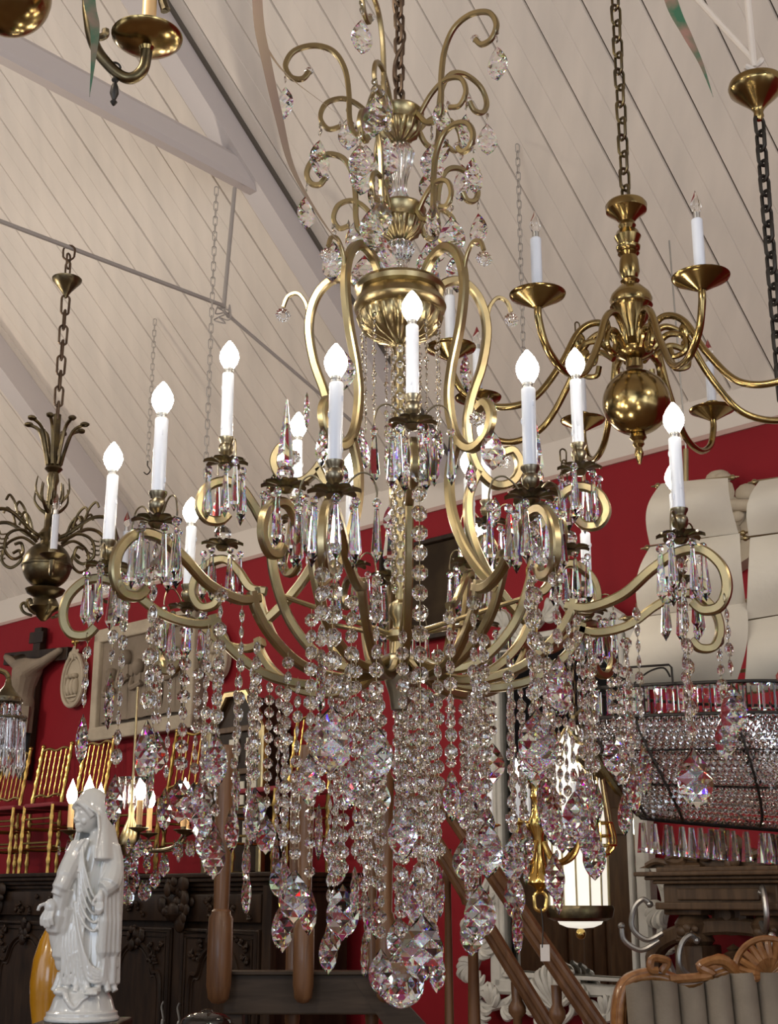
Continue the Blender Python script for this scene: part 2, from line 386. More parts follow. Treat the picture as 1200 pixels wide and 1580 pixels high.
# ---- crystal shapes (centre top at the origin, hanging down) ----
def almond(h, w, t, m=3, K=9):
    def W(s): return (math.sin(PI*min(1, s**1.25))**.72)*(1 - .10*s) if 0 < s < 1 else 0
    mb = MB()
    for side in (-1, 1):
        idx = {}; vs = []; fs = []
        for k in range(K+1):
            s = k/K; ww = W(s)
            for i in range(-m, m+1):
                if (i+k) % 2 == 0 or (k in (0, K)) or abs(i) == m:
                    u = i/m; y = side*t/2*((1-u*u)**.75)*(ww**.55 if ww > 0 else 0)
                    idx[(i, k)] = len(vs); vs.append((u*ww*w/2, y, -s*h))
        for k in range(0, K+1):
            for i in range(-m, m+1):
                if (i+k) % 2 == 0: continue
                c = [q for q in ((i-1, k), (i, k-1), (i+1, k), (i, k+1)) if q in idx]
                if abs(i) == m: c = [(i-1, k), (i, k-1), (i, k), (i, k+1)] if i > 0 else [(i, k), (i, k-1), (i+1, k), (i, k+1)]
                if k in (0, K): continue
                if len(c) >= 3: fs.append([idx[q] for q in c])
        mb.add(vs, fs)
    return mb
def drop_mesh(name, h, w, t, m=3, K=9):
    mb = almond(h-.012, w, t, m, K)
    for v in mb.v: v.z -= .012
    me = mb.mesh(name, M['crystal'], False); return me
def octagon(r, t, mb=None, c=(0, 0, 0), rz=0.0, spin=0.0):
    """cut octagon button in the plane x,z, seen along y"""
    mb = mb or MB(); mb.at(c, rz)
    vs = []; fs = []
    for (rr, y, off) in ((.30, -.5, 0), (.66, -.34, .5), (1, -.07, 0), (1, .07, 0), (.66, .34, .5), (.30, .5, 0)):
        for i in range(8):
            a = spin + 2*PI*(i+off+.5)/8; vs.append((r*rr*math.cos(a), y*t, r*rr*math.sin(a)))
    def q(j, i): return j*8 + i % 8
    fs.append([q(0, i) for i in range(8)]); fs.append([q(5, 7-i) for i in range(8)])
    for i in range(8):
        fs += [(q(0, i), q(0, i+1), q(1, i)), (q(1, i), q(0, i+1), q(1, i+1)), (q(1, i), q(1, i+1), q(2, i+1)), (q(1, i), q(2, i+1), q(2, i)),
               (q(2, i), q(2, i+1), q(3, i+1), q(3, i)), (q(3, i), q(3, i+1), q(4, i)), (q(4, i), q(3, i+1), q(4, i+1)), (q(4, i), q(4, i+1), q(5, i+1)), (q(4, i), q(5, i+1), q(5, i))]
    mb.add(vs, fs); mb.at(); return mb
def icicle(L, w, n=6):
    mb = MB(); mb.lathe([(.0, 0), (w*.16, -.002), (w*.20, -L*.03), (w*.30, -L*.30), (w*.5, -L*.80), (0, -L)], n, cap=False)
    mb.ball((0, 0, .008), .008, 8, 6); return mb
def rosette_mb(r, mb=None, c=(0, 0, 0), rz=0):
    mb = mb or MB(); mb.at(c, rz, PI/2)
    mb.lathe([(0, -r*.35), (r*.35, -r*.32), (r*.62, -r*.12), (r, 0), (r*.62, r*.12), (r*.35, r*.32), (0, r*.35)], 32, lobes=12, amp=.10, cap=False); mb.at(); return mb

ME = {}
for nm, h, w, t in (('huge', .122, .076, .025), ('large', .112, .064, .024), ('mid', .100, .053, .022), ('small', .080, .042, .018), ('tiny', .060, .032, .014)):
    ME[nm] = drop_mesh('pendant_drop', h, w, t*.64, 2, 8)
ME['icicle'] = icicle(.098, .021).mesh('hanging_prism', M['crystal'], False)
ME['icicle_short'] = icicle(.070, .016).mesh('hanging_prism', M['crystal'], False)
ME['rosette'] = rosette_mb(.017).mesh('crystal_rosette', M['bead_crystal'], True, 25)
ME['rosette_small'] = rosette_mb(.011).mesh('crystal_rosette', M['bead_crystal'], True, 25)
ME['bead'] = octagon(.016, .014).mesh('octagon_bead', M['bead_crystal'], False)

def bead_string(n, r, seed, gap=1.16, wire=True, first=True, spread=1.0):
    """n octagon buttons on a wire; returns builder and length"""
    q = random.Random(seed); mb = MB(); z = -.008
    for i in range(n):
        z -= r; octagon(r, r*.62, mb, (0, 0, z), q.uniform(-.75, .75)*spread, q.uniform(-.06, .06)); z -= r*(2*gap-1)
    L = -z; mb.mi = 1
    if wire: mb.tube([(0, 0, 0), (0, 0, z)], .0007, 4)
    mb.mi = 0; return mb, L
STR = {}
def strand_mesh(n, r, seed):
    k = (n, round(r, 4), seed)
    if k not in STR:
        mb, L = bead_string(n, r, seed); STR[k] = (mb.mesh('crystal_strand', [M['bead_crystal'], M['antique_brass']], False), L)
    return STR[k]
def strand(r_, a, z, n, bead, drop, seed=0, name='crystal_strand', loc=None, turn=None, split=False):
    """a strand of n buttons hung at radius r_, angle a (front = 0), height z, with a drop below"""
    me, L = strand_mesh(n, bead, seed % 4)
    p = loc or (r_*math.sin(a), -r_*math.cos(a), H(z))
    if split:                               # the nearest strands: wire with each button a piece of its own
        w = MB(); w.tube([(0, 0, 0), (0, 0, -L)], .0008, 5); o = w.build(name, M['antique_brass'], CH, loc=p, rz=a)
        kb = ('btn', bead)
        if kb not in ME: ME[kb] = octagon(bead, bead*.62).mesh('octagon_bead', M['bead_crystal'], False)
        for i in range(n): link('octagon_bead', ME[kb], o, (0, 0, -.008 - bead - i*bead*2.32), rz=rnd.uniform(-.6, .6))
    else: o = link(name, me, CH, p, rz=turn if turn is not None else a + rnd.uniform(-.5, .5))
    if drop: link('pendant_drop', ME[drop], o, (0, 0, -L), rz=rnd.uniform(-.9, .9))
    return o, L

# ---- stem, bowl, hub ----
b = MB(); b.lathe([(0, H(2.930)), (.028, H(2.930)), (.034, H(2.918)), (.098, H(2.918)), (.102, H(2.910)), (.098, H(2.900)), (.088, H(2.896)), (.100, H(2.878)), (.104, H(2.866)), (.100, H(2.856)), (.090, H(2.850))], 48, cap=False)
bowl = b.build('bowl', M['antique_brass'], CH)
g = MB(); g.lathe([(.090, H(2.850), 0), (.094, H(2.842), .04), (.082, H(2.818), .10), (.056, H(2.796), .13), (.028, H(2.784), .10), (.016, H(2.776), 0), (0, H(2.774), 0)], 128, lobes=16, amp=.1, cap=False)
g.build('gadrooned_underside', M['antique_brass'], bowl, ang=60)
st = MB(); st.lathe([(.011, H(2.79)), (.011, H(2.20)), (.024, H(2.19)), (.026, H(2.17)), (.016, H(2.155)), (.016, H(2.14)), (.030, H(2.132)), (.030, H(2.12)), (.018, H(2.11)), (.022, H(2.07))], 24)
st.build('stem', M['antique_brass'], CH)
sc_ = MB()
for k in range(30):
    for q in range(4):
        aa = q*PI/2 + .78*(k % 2); octagon(.0085, .008, sc_, (.0175*math.sin(aa), -.0175*math.cos(aa), H(2.76 - k*.0185)), aa)
sc_.build('crystal_stem_sheath', M['bead_crystal'], CH, False)
hb = MB(); hb.lathe([(0, H(2.082)), (.03, H(2.084)), (.05, H(2.076)), (.056, H(2.062)), (.052, H(2.046)), (.036, H(2.038)), (.030, H(2.018)), (.024, H(2.0)), (.020, H(1.97)), (0, H(1.965))], 32)
hb.build('hub', M['dark_antique_brass'], CH)
for i in range(5):
    a = R((3, 75, 147, -141, -69)[i]); rd = MB(); rd.tube([(.02*math.sin(a), -.02*math.cos(a), H(2.126)), (.262*math.sin(a), -.262*math.cos(a), H(2.190))], .0055, 8); rd.build('brace_rod', M['antique_brass'], CH)

# ---- curved bars: profiles in (radius, height), built along -y, turned about z ----
def prof_bar(mb, pts, w=.016, h=.019, n=8, taper=None):
    """pts: list of segments; each a list of (r,z) smoothed; sharp cusps between segments"""
    for seg in pts:
        P = spline([(0, -r, H(z)) for r, z in seg], n)
        mb.tube(P, 1 if taper is None else taper, rect=(w, h), up=(1, 0, 0))
    return mb
LOW = [[(.045, 2.062), (.10, 2.030), (.18, 2.018), (.27, 2.035), (.34, 2.080), (.378, 2.125), (.390, 2.160)],
       [(.372, 2.150), (.42, 2.140), (.49, 2.158), (.55, 2.200), (.605, 2.228), (.650, 2.226), (.684, 2.192), (.692, 2.150), (.676, 2.116), (.645, 2.112), (.626, 2.130)]]
UPP = [[(.040, 2.075), (.10, 2.050), (.17, 2.065), (.235, 2.130), (.272, 2.215), (.285, 2.29), (.282, 2.335)],
       [(.262, 2.322), (.298, 2.335), (.325, 2.375), (.355, 2.410), (.39, 2.418), (.425, 2.398), (.437, 2.362), (.420, 2.335), (.392, 2.334), (.376, 2.350)]]
SPK = [[(.040, 2.070), (.12, 2.040), (.20, 2.060), (.27, 2.120), (.305, 2.19), (.318, 2.245)],
       [(.300, 2.236), (.336, 2.246), (.365, 2.285), (.395, 2.312), (.430, 2.308), (.462, 2.280), (.470, 2.240), (.450, 2.210), (.420, 2.212), (.408, 2.230)]]
LYR = [[(.075, 2.905), (.110, 2.945), (.155, 2.955), (.195, 2.920), (.213, 2.850), (.200, 2.760), (.170, 2.670), (.160, 2.600), (.178, 2.520), (.222, 2.478), (.268, 2.490), (.288, 2.530), (.272, 2.562), (.248, 2.556)]]
LYR_TAIL = [[(.185, 2.505), (.160, 2.44), (.165, 2.36), (.20, 2.28), (.25, 2.215), (.30, 2.17)]]
LYR_TWIG = [[(.212, 2.865), (.222, 2.905), (.242, 2.930), (.265, 2.925), (.276, 2.900)]]

# ---- one candle socket: flower pan, cup, sleeve, bulb, hooks with prisms ----
def petal_pan(r=.040, n=8):
    mb = MB()
    for i in range(n):
        mb.at((0, 0, 0), 2*PI*i/n)
        def fn(u, v, r=r):
            x = .006 + v*r; wv = .0118*math.sin(PI*(.14 + .76*v))**.8; y = (u*2-1)*wv
            return (x, y, .003 + .012*v - .010*v**3 + (abs(u*2-1)**2)*.004)
        mb.grid(fn, 4, 6)
        def fn2(u, v, fn=fn):
            x, y, z = fn(1-u, v); return (x, y, z-.0016)
        mb.grid(fn2, 4, 6)
    mb.at(); mb.lathe([(0, -.010), (.010, -.008), (.016, 0), (.012, .006), (.006, .012), (0, .012)], 16, cap=False); return mb
ME['pan'] = petal_pan().mesh('bobeche', M['dark_antique_brass'], True, 50)
cp = MB(); cp.lathe([(0, 0), (.008, 0), (.009, .006), (.0055, .010), (.0065, .014), (.014, .020), (.0165, .030), (.0155, .036), (.0125, .040), (.0135, .044), (.017, .050), (.0172, .054), (.015, .054), (.0135, .046), (0, .044)], 24, cap=False)
ME['cup'] = cp.mesh('candle_cup', M['dark_antique_brass'], True)
SLV_L = .150
sl = MB(); sl.lathe([(0, 0), (.0124, 0), (.0124, SLV_L-.002), (.0115, SLV_L), (.0095, SLV_L), (.0095, SLV_L-.006), (0, SLV_L-.006)], 24, cap=False)
for i, (a, z) in enumerate(((.4, .05), (2.2, .09), (4.4, .12), (5.3, .03))): sl.ball((.0124*math.cos(a), .0124*math.sin(a), z), (.0022, .0022, .006), 6, 5)
ME['sleeve'] = sl.mesh('candle_sleeve', M['candle'], True)
bs = MB(); bs.lathe([(.0085, 0), (.0085, .012), (.0095, .013), (.0095, .018), (.006, .019)], 16)
ME['bulb_base'] = bs.mesh('bulb_collar', M['steel'], True)
bl = MB(); bl.lathe([(.008, 0), (.0110, .004), (.0175, .015), (.0205, .026), (.0190, .037), (.0130, .049), (.0065, .058), (.002, .0635), (0, .064)], 20, cap=False)
ME['bulb'] = bl.mesh('light_bulb', M['bulb_lit'], True)
def hook_wire(rr=.075, up=.040, d=.026):
    mb = MB(); mb.tube(spline([(0, -.014, .004), (0, -.026, .026), (0, -.045, .042), (0, -.064, .036), (0, -.072, .012), (0, -.072, .0)], 5), .0018, 6); return mb
ME['hook'] = hook_wire().mesh('hook_wire', M['dark_antique_brass'], True)

def socket(arm, r, z, candle=True, prisms=6, hooks=(1.2, -1.2), seed=0, rose=()):
    """fit a socket on an arm at radius r, height z"""
    q = random.Random(seed); o = Vector((0, -r, H(z)))
    link('bobeche', ME['pan'], arm, o, rz=q.uniform(0, 1))
    if candle:
        link('candle_cup', ME['cup'], arm, o + Vector((0, 0, .006)))
        tx, ty = q.uniform(-.012, .012), q.uniform(-.012, .012)
        link('candle_sleeve', ME['sleeve'], arm, o + Vector((0, 0, .052)), rz=q.uniform(0, 6), rx=tx, ry=ty)
        link('bulb_collar', ME['bulb_base'], arm, o + Vector((0, 0, .052 + SLV_L - .006)))
        link('light_bulb', ME['bulb'], arm, o + Vector((0, 0, .052 + SLV_L + .010)))
    for i in range(prisms):
        a = 2*PI*(i+.3)/prisms; p = o + Vector((.040*math.sin(a), -.040*math.cos(a), -.024))
        link('hanging_prism', ME['icicle'], arm, p, rz=q.uniform(0, 1))
    for i, a in enumerate(hooks):
        link('hook_wire', ME['hook'], arm, o, rz=a)
        p = o + Vector((.072*math.sin(a), -.072*math.cos(a), -.001))
        if i in rose: link('crystal_rosette', ME['rosette'], arm, p + Vector((0, 0, -.017)), rz=-arm.rotation_euler.z + q.uniform(-.3, .3))
        else: link('hanging_prism', ME['icicle'], arm, p + Vector((0, 0, -.018)), rz=q.uniform(0, 1))
def arm_thing(name, me, a): return link(name, me, CH, (0, 0, 0), rz=a)
ME['low_arm'] = prof_bar(MB(), LOW).mesh('candle_arm', M['antique_brass'], True, 30)
ME['upp_arm'] = prof_bar(MB(), UPP).mesh('candle_arm', M['antique_brass'], True, 30)
ME['spk_arm'] = prof_bar(MB(), SPK).mesh('spike_arm', M['antique_brass'], True, 30)
ly = prof_bar(MB(), LYR, .018, .020); prof_bar(ly, LYR_TAIL, .018, .020); prof_bar(ly, LYR_TWIG, .008, .009)
ME['lyre'] = ly.mesh('lyre_bar', M['antique_brass'], True, 30)
ob = MB(); ob.ball((0, 0, .020), .017, 12, 8); ob.lathe([(.016, .036), (.018, .042), (.002, .170), (0, .171)], 6, cap=True)
ME['obelisk'] = ob.mesh('crystal_obelisk', M['crystal'], False)

LOW_A = [-47, -11, 21, 60, 97, 132, 160, -180, -125, -84]
UPP_A = [3, 75, 147, -141, -69]
SPK_A = [-33, 39, 111, 183, -105]
for i, d in enumerate(LOW_A):
    arm = arm_thing('candle_arm', ME['low_arm'], R(d))
    h = (1.5, -1.5) if abs(d) > 30 else (1.9, -1.9)
    socket(arm, .61, 2.252, True, 6, h, i, rose=(1,) if d in (-47, -84) else (0,) if d in (60, 97) else ())
    link('crystal_rosette', ME['rosette'], arm, (0, -.640, H(2.148)))
    # strands hanging from the scroll and from the cusp
for i, d in enumerate(UPP_A):
    arm = arm_thing('candle_arm', ME['upp_arm'], R(d))
    socket(arm, .385, 2.452, True, 6, (1.6, -1.6), 20+i, rose=())
    link('crystal_rosette', ME['rosette'], arm, (0, -.385, H(2.366)))
for i, d in enumerate(SPK_A):
    arm = arm_thing('spike_arm', ME['spk_arm'], R(d))
    socket(arm, .405, 2.342, False, 6, (), 40+i)
    if d in (-33, 39, 183): link('crystal_obelisk', ME['obelisk'], arm, (0, -.405, H(2.352)))
    else:
        bb = MB(); bb.ball((0, 0, .020), .019, 10, 7)
        link('crystal_ball', ME.setdefault('cball', bb.mesh('crystal_ball', M['bead_crystal'], False)), arm, (0, -.405, H(2.352)))
for i, d in enumerate(SPK_A):
    arm = arm_thing('lyre_bar', ME['lyre'], R(d))
    link('crystal_rosette', ME['rosette'], arm, (0, -.276, H(2.880)), rz=-R(d)+.2)
    link('crystal_rosette', ME['rosette'], arm, (0, -.246, H(2.535)), rz=-R(d))
    link('pendant_drop', ME['mid'], arm, (0, -.215, H(2.70)), rz=.3)
    link('pendant_drop', ME['mid'], arm, (0, -.288, H(2.515)), rz=-.4)
    link('pendant_drop', ME['small'], arm, (0, -.225, H(2.462)), rz=.2)

INN = [[(.040, 2.070), (.09, 2.050), (.14, 2.090), (.165, 2.16), (.168, 2.22)], [(.155, 2.212), (.18, 2.222), (.205, 2.262), (.228, 2.295), (.255, 2.292), (.272, 2.262), (.262, 2.235), (.240, 2.238)]]
ME['inn_arm'] = prof_bar(MB(), INN, .014, .016).mesh('candle_arm', M['antique_brass'], True, 30)
for i, d in enumerate((-152, 138)):
    arm = arm_thing('candle_arm', ME['inn_arm'], R(d)); socket(arm, .238, 2.320, True, 5, (1.4, -1.4), 60+i)

# ---- crown: two hubs with scrolls, glass column between ----
def crown_hub(z, s=1.0):
    mb = MB(); mb.lathe([(0, H(z+.030*s)), (.030*s, H(z+.030*s)), (.052*s, H(z+.028*s)), (.058*s, H(z+.020*s)), (.056*s, H(z+.010*s)), (.050*s, H(z)), (.046*s, H(z-.006*s))], 40, cap=False)
    o = mb.build('crown_hub', M['antique_brass'], CH)
    g = MB(); g.lathe([(.046*s, H(z-.006*s), 0), (.050*s, H(z-.012*s), .06), (.040*s, H(z-.034*s), .14), (.020*s, H(z-.050*s), .1), (.012*s, H(z-.056*s), 0), (0, H(z-.057*s), 0)], 96, lobes=14, amp=.1, cap=False)
    g.build('leaf_collar', M['antique_brass'], o, ang=60); return o
Z1, Z2 = 3.335, 3.085
crown_hub(Z1, 1.0); crown_hub(Z2, 1.05)
def glass_column(z0, z1):
    mb = MB(); n = 80; h = z1-z0
    mb.lathe([(.010, H(z0)), (.024, H(z0+.02*h)), (.026, H(z0+.10*h)), (.016, H(z0+.22*h)), (.017, H(z0+.40*h)), (.030, H(z0+.72*h)), (.034, H(z0+.84*h)), (.026, H(z0+.94*h)), (.012, H(z1))], n, lobes=10, amp=.07)
    return mb.build('glass_column', M['bead_crystal'], CH, ang=50)
glass_column(Z2+.03, Z1-.055); glass_column(2.93, Z2-.055)
# scrolls as seen: rise from the hub, lean out, curl at the end; a short second curl below
def crown_arm(zb, s, k_=1.0):
    p = lambda r, z: (.05 + (r-.05)*k_, zb + z*s)
    main = [[p(.050, .010), p(.075, -.028), p(.105, -.030), p(.116, .010), p(.118, .075), p(.128, .140), p(.155, .188), p(.200, .205), p(.248, .190), p(.268, .152), p(.255, .120), p(.228, .115), p(.212, .135)]]
    low = [[p(.054, -.005), p(.090, .040), p(.130, .062), p(.170, .050), p(.184, .012), p(.166, -.018), p(.138, -.012)]]
    mb = prof_bar(MB(), main, .0105, .0125, 7); return prof_bar(mb, low, .0095, .011, 7)
ME['crown_a'] = crown_arm(Z1, 1.0, 1.0).mesh('crown_scroll', M['antique_brass'], True, 30)
ME['crown_b'] = crown_arm(Z2, .86, .76).mesh('crown_scroll', M['antique_brass'], True, 30)
ME['chainlet'] = bead_string(2, .0085, 5)[0].mesh('crystal_chainlet', [M['bead_crystal'], M['antique_brass']], False)
for tier, (key, zb, s, k_, off, n) in enumerate((('crown_a', Z1, 1.0, 1.0, -18, 5), ('crown_b', Z2, .86, .76, -24, 5))):
    rr = lambda r: .05 + (r-.05)*k_
    for i in range(n):
        a = R(off + 360/n*i); arm = arm_thing('crown_scroll', ME[key], a)
        link('crystal_rosette', ME['rosette_small'], arm, (0, -rr(.212), H(zb + .137*s)), rz=-a)
        link('crystal_rosette', ME['rosette_small'], arm, (0, -rr(.138), H(zb - .008*s)))
        for (r_, z_, dk) in ((rr(.268), zb + .150*s, 'mid'), (rr(.184), zb + .010*s, 'large'), (rr(.118), zb + .07*s, 'mid'), (rr(.09), zb - .034*s, 'large')):
            link('crystal_chainlet', ME['chainlet'], arm, (0, -r_, H(z_)), rz=rnd.uniform(-1, 1))
            link('pendant_drop', ME[dk], arm, (0, -r_, H(z_) - .044), rz=-a + rnd.uniform(-.9, .9))
# suspension chain above the crown
chn = MB()
for i in range(16):
    chn.link((0, 0, H(3.375) + .026 + i*.034), .046, .022, .0042, rz=PI/2*(i % 2) + .5, n=6)
chn.build('suspension_chain', M['rusty_chain'], CH)
cord = MB(); cord.tube(spline([(.014*math.cos(i*1.3), .014*math.sin(i*1.3), H(3.37 + i*.04)) for i in range(15)], 4), .0035, 6); cord.build('supply_cord', M['rusty_chain'], CH)

# ---- strands ----
def zlow(r):                                # height of the lower arms at a radius
    P = [(.045, 2.062), (.10, 2.030), (.18, 2.018), (.27, 2.035), (.34, 2.080), (.39, 2.15), (.49, 2.158), (.61, 2.12), (.72, 2.13)]
    for (a, b), (c, d) in zip(P, P[1:]):
        if r <= c: return b + (d-b)*(r-a)/(c-a)
    return 2.12
sd = 0
# strings from each lower arm: scroll end, under the pan, cusp
LOWS = {-47: (6, 'huge'), -11: (6, 'huge'), 21: (6, 'huge'), 60: (7, 'huge'), 97: (6, 'large'), 132: (7, 'large'), 160: (8, 'large'), -180: (8, 'large'), -125: (7, 'large'), -84: (7, 'large')}
for i, d in enumerate(LOW_A):
    a = R(d); n, dk = LOWS[d]
    strand(.640 if d == -84 else .688, a, 2.130 if d == -84 else 2.150, 5, .0135, 'large', i)
    strand(.57 if d == -84 else .61, a, 2.20 if d == -84 else 2.225, n+2, .0165, dk, i+1, split=d in (-47, -11, 21, 60))
    strand(.50, a + .10, 2.150, 8, .0135, 'large', i+2)
    strand(.40, a - .04, 2.135, 9, .0135, 'mid', i+3)
# basket of strands in rings under the arms, longer towards the middle
for (r_, n, nb, bead, dk, off, z0) in ((.47, 12, 9, .0125, 'mid', 10, 2.09), (.385, 16, 10, .0125, 'large', 0, 2.07), (.315, 13, 12, .0125, 'mid', 12, 2.05), (.235, 11, 13, .0125, 'large', 5, 2.02), (.15, 8, 14, .0125, 'mid', 20, 2.00), (.075, 5, 15, .0125, 'mid', 40, 1.99)):
    for i in range(n):
        a = R(off + 360/n*i); sd += 1
        strand(r_, a, z0, nb + (sd*7 % 3) - 1, bead, dk, sd)
# the broad column of big buttons in front, and the string pairs from the bowl
strand(.437, R(4), 2.400, 22, .0158, 'huge', 1, split=True)
for d in (-70, -40, 40, 78, 110, 150, -120, -160):
    strand(.088, R(d), 2.835, 14, .0075, 'small', int(abs(d)))
# bottom ball drop
def ball_drop(Rb):
    mb = MB(); vs = []; fs = []; n = 10; prof = [(0, 0), (.16, -.35), (.36, -.62), (.66, -.95), (.93, -1.35), (1.0, -1.75), (.92, -2.15), (.68, -2.50), (.36, -2.70), (0, -2.78)]
    for j, (r_, z) in enumerate(prof):
        for i in range(n):
            a = 2*PI*(i + .5*(j % 2))/n; vs.append((r_*Rb*math.cos(a), r_*Rb*math.sin(a), z*Rb))
    for j in range(1, len(prof)-1):
        for i in range(n):
            i0 = i if j % 2 == 0 else i+1
            fs.append(((j-1)*n + (i if j % 2 == 0 else i+1) % n if j % 2 else (j-1)*n + (i) % n, j*n + i, (j+1)*n + (i0) % n, j*n + (i+1) % n)) if False else None
    fs = []
    for j in range(len(prof)-1):
        for i in range(n):
            a, b_ = j*n+i, j*n+(i+1) % n
            if j % 2 == 0: c, d_ = (j+1)*n+i, (j+1)*n+(i-1) % n; fs += [(a, b_, c), (a, c, d_)]
            else: c, d_ = (j+1)*n+(i+1) % n, (j+1)*n+i; fs += [(a, b_, c), (a, c, d_)]
    mb.add(vs, fs); return mb
me, L = strand_mesh(13, .0150, 2)
o = link('crystal_strand', me, CH, (0, 0, H(1.98)))
link('ball_drop', ball_drop(.046).mesh('ball_drop', M['crystal'], False), o, (0, 0, -L))
# ================================================================== OTHER HANGING THINGS
def zat(px, py, Y): return at(px, py, Y).z
def flame_bulb(mb, c, s=1.0):
    mb.lathe([(.006*s, 0), (.010*s, .006*s), (.0135*s, .018*s), (.012*s, .030*s), (.0065*s, .044*s), (.002*s, .056*s), (0, .062*s)], 14, c, cap=False); return mb
def candle_parts(root, p, rz=0, L=.13, r=.0137, sleeve=None, bulb=None, lit=None, s=1.0, tilt=0):
    a = MB(); a.lathe([(0, 0), (r, 0), (r, L-.003), (r*.8, L), (0, L)], 16, cap=False); o = a.build('candle_sleeve', sleeve or M['candle'], root, loc=p)
    a = MB(); a.lathe([(r*.62, 0), (r*.62, .016*s), (0, .016*s)], 12, cap=False); k = a.build('bulb_collar', M['steel'], o, loc=(0, 0, L))
    b = MB(); flame_bulb(b, (0, 0, .014*s), s); b.build('light_bulb', bulb or M['clear_bulb'], o, loc=(0, 0, L))
    return o
def chain_mb(top, bottom, L, W, r):
    mb = MB(); n = int((top-bottom)/(L*.78))+1
    for i in range(n): mb.link((0, 0, top - L/2 - i*L*.78), L, W, r, rz=PI/2*(i % 2) + .45, n=6)
    return mb
# ---- brass chandelier with a ball, to the right ----
Y1 = 3.4; O = at(986, 705, Y1)
T = thing('brass_ball_chandelier', 'brass candle chandelier with a large ball and unlit white candles at upper right', 'chandelier', O)
zz = lambda py: zat(986, py, Y1) - O.z
k = px_size(986, 500, Y1)
def prof_px(lst): return [(hw*k, zz(py)) for py, hw in lst]
m = MB(); m.lathe(prof_px([(314, 30), (318, 33), (326, 32), (336, 18), (343, 12), (349, 14), (354, 11), (358, 17), (366, 21), (374, 17), (379, 14), (381, 19), (386, 18), (389, 14), (392, 17), (396, 13), (404, 15), (420, 16), (430, 12), (434, 15), (438, 12), (444, 19), (455, 30), (463, 33), (470, 31), (473, 33), (478, 28), (495, 24), (508, 15), (522, 12), (530, 20), (541, 31), (549, 27), (556, 13), (568, 13)]), 36)
m.build('baluster_stem', M['polished_brass'], T)
m = MB(); m.ball((0, 0, zz(621)), 52*px_size(986, 620, Y1), 40, 24); m.build('ball', M['polished_brass'], T)
m = MB(); m.lathe(prof_px([(670, 11), (676, 13), (681, 8), (686, 9), (691, 5), (700, 7), (707, 5), (716, 2)]), 20); m.build('finial', M['polished_brass'], T)
m = chain_mb(zz(-40), zz(316), .068, .030, .0045); m.build('suspension_chain', M['old_bronze'], T)
za = zz(541)
def flem_arm():
    mb = MB(); P = spline([(0, -.045, za), (0, -.055, za+.045), (0, -.095, za+.075), (0, -.150, za+.045), (0, -.205, za-.055), (0, -.285, za-.155), (0, -.385, za-.180), (0, -.465, za-.145), (0, -.498, za-.085), (0, -.50, za-.050)], 7)
    mb.tube(P, .0095, 10); mb.tube(spline([(0, -.06, za-.01), (0, -.10, za+.02), (0, -.145, za+.005), (0, -.15, za-.035), (0, -.115, za-.045), (0, -.105, za-.02)], 6), [.009]*10+[.008]*21, 8)
    mb.ball((0, -.150, za+.02), (.008, .018, .026), 8, 6); return mb
me_arm = flem_arm().mesh('arm', M['polished_brass'])
pm = MB(); pm.lathe([(0, -.004), (.012, -.010), (.022, -.004), (.040, .006), (.058, .016), (.066, .020), (.068, .024), (.060, .022), (.030, .012), (.018, .012), (.016, .022), (.019, .030), (.019, .046), (.015, .048), (0, .048)], 32, cap=False)
me_pan = pm.mesh('drip_pan', M['polished_brass'])
for i in range(8):
    a = R(8 + 45*i); arm = link('arm', me_arm, T, (0, 0, 0), rz=a); link('drip_pan', me_pan, arm, (0, -.50, za-.045))
    candle_parts(arm, (0, -.50, za), L=.128, r=.0135)
# ---- brass bowl and chain at the right edge ----
Y2 = 3.95; O = at(1172, 430, Y2); O.x = at(1168, 150, Y2).x; kk = px_size(1168, 150, Y2)
T = thing('chain_with_brass_bowl', 'dark heavy chain under a brass ceiling bowl at the right edge', 'chain', O)
z2 = lambda py: zat(1168, py, Y2) - O.z
m = MB(); m.lathe([(hw*kk, z2(py)) for py, hw in ((128, 41), (134, 43), (140, 41), (150, 30), (160, 18), (168, 10), (174, 7), (180, 8), (186, 4))], 36)
m.build('ceiling_bowl', M['polished_brass'], T)
m = chain_mb(z2(180), z2(600), .070, .035, .0066); m.build('links', M['iron'], T)
kn = MB(); q = random.Random(5)
kn.tube(spline([(q.uniform(-.03, .03), q.uniform(-.02, .02), z2(132) + i*.008) for i in range(12)], 5), .010, 7); kn.build('knotted_rag', M['white_paint'], T)
J = at(1162, 92, Y2)
rod('roof_rod', 'pale rod slanting down from upper left to the knot over the brass bowl', [at(1040, -40, Y2+.2), J], .011, M['white_paint'])
rod('roof_rod', 'pale upright rod just over the knotted rag and brass bowl', [at(1148, -60, Y2), J + Vector((0, 0, -.03))], .012, M['white_paint'])
# ---- dark bronze chandelier hanging from the tie rod, left ----
HK = on_u(105, 384, UR1); Y3 = HK.y
O = at(78, 958, Y3); O.x = at(106, 395, Y3).x
T = thing('bronze_chandelier', 'dark bronze scrolled chandelier with a ball hanging on a chain from the tie rod', 'chandelier', O)
z3 = lambda py: zat(85, py, Y3) - O.z
k3 = px_size(80, 800, Y3)
pp = lambda lst: [(hw*k3, z3(py)) for py, hw in lst]
m = MB(); m.lathe(pp([(424, 4), (427, 8), (431, 24), (434, 23), (440, 17), (450, 8), (456, 4), (460, 2)]), 28); m.build('canopy', M['old_bronze'], T)
m = MB()
for i in range(3): m.link((0, 0, z3(390 + i*13)), .075, .055 if i == 0 else .03, .005, rz=i*1.3, n=6)
m.build('hanging_ring', M['rusty_chain'], T)
chain_mb(z3(456), z3(640), .095, .036, .0055).build('suspension_chain', M['rusty_chain'], T)
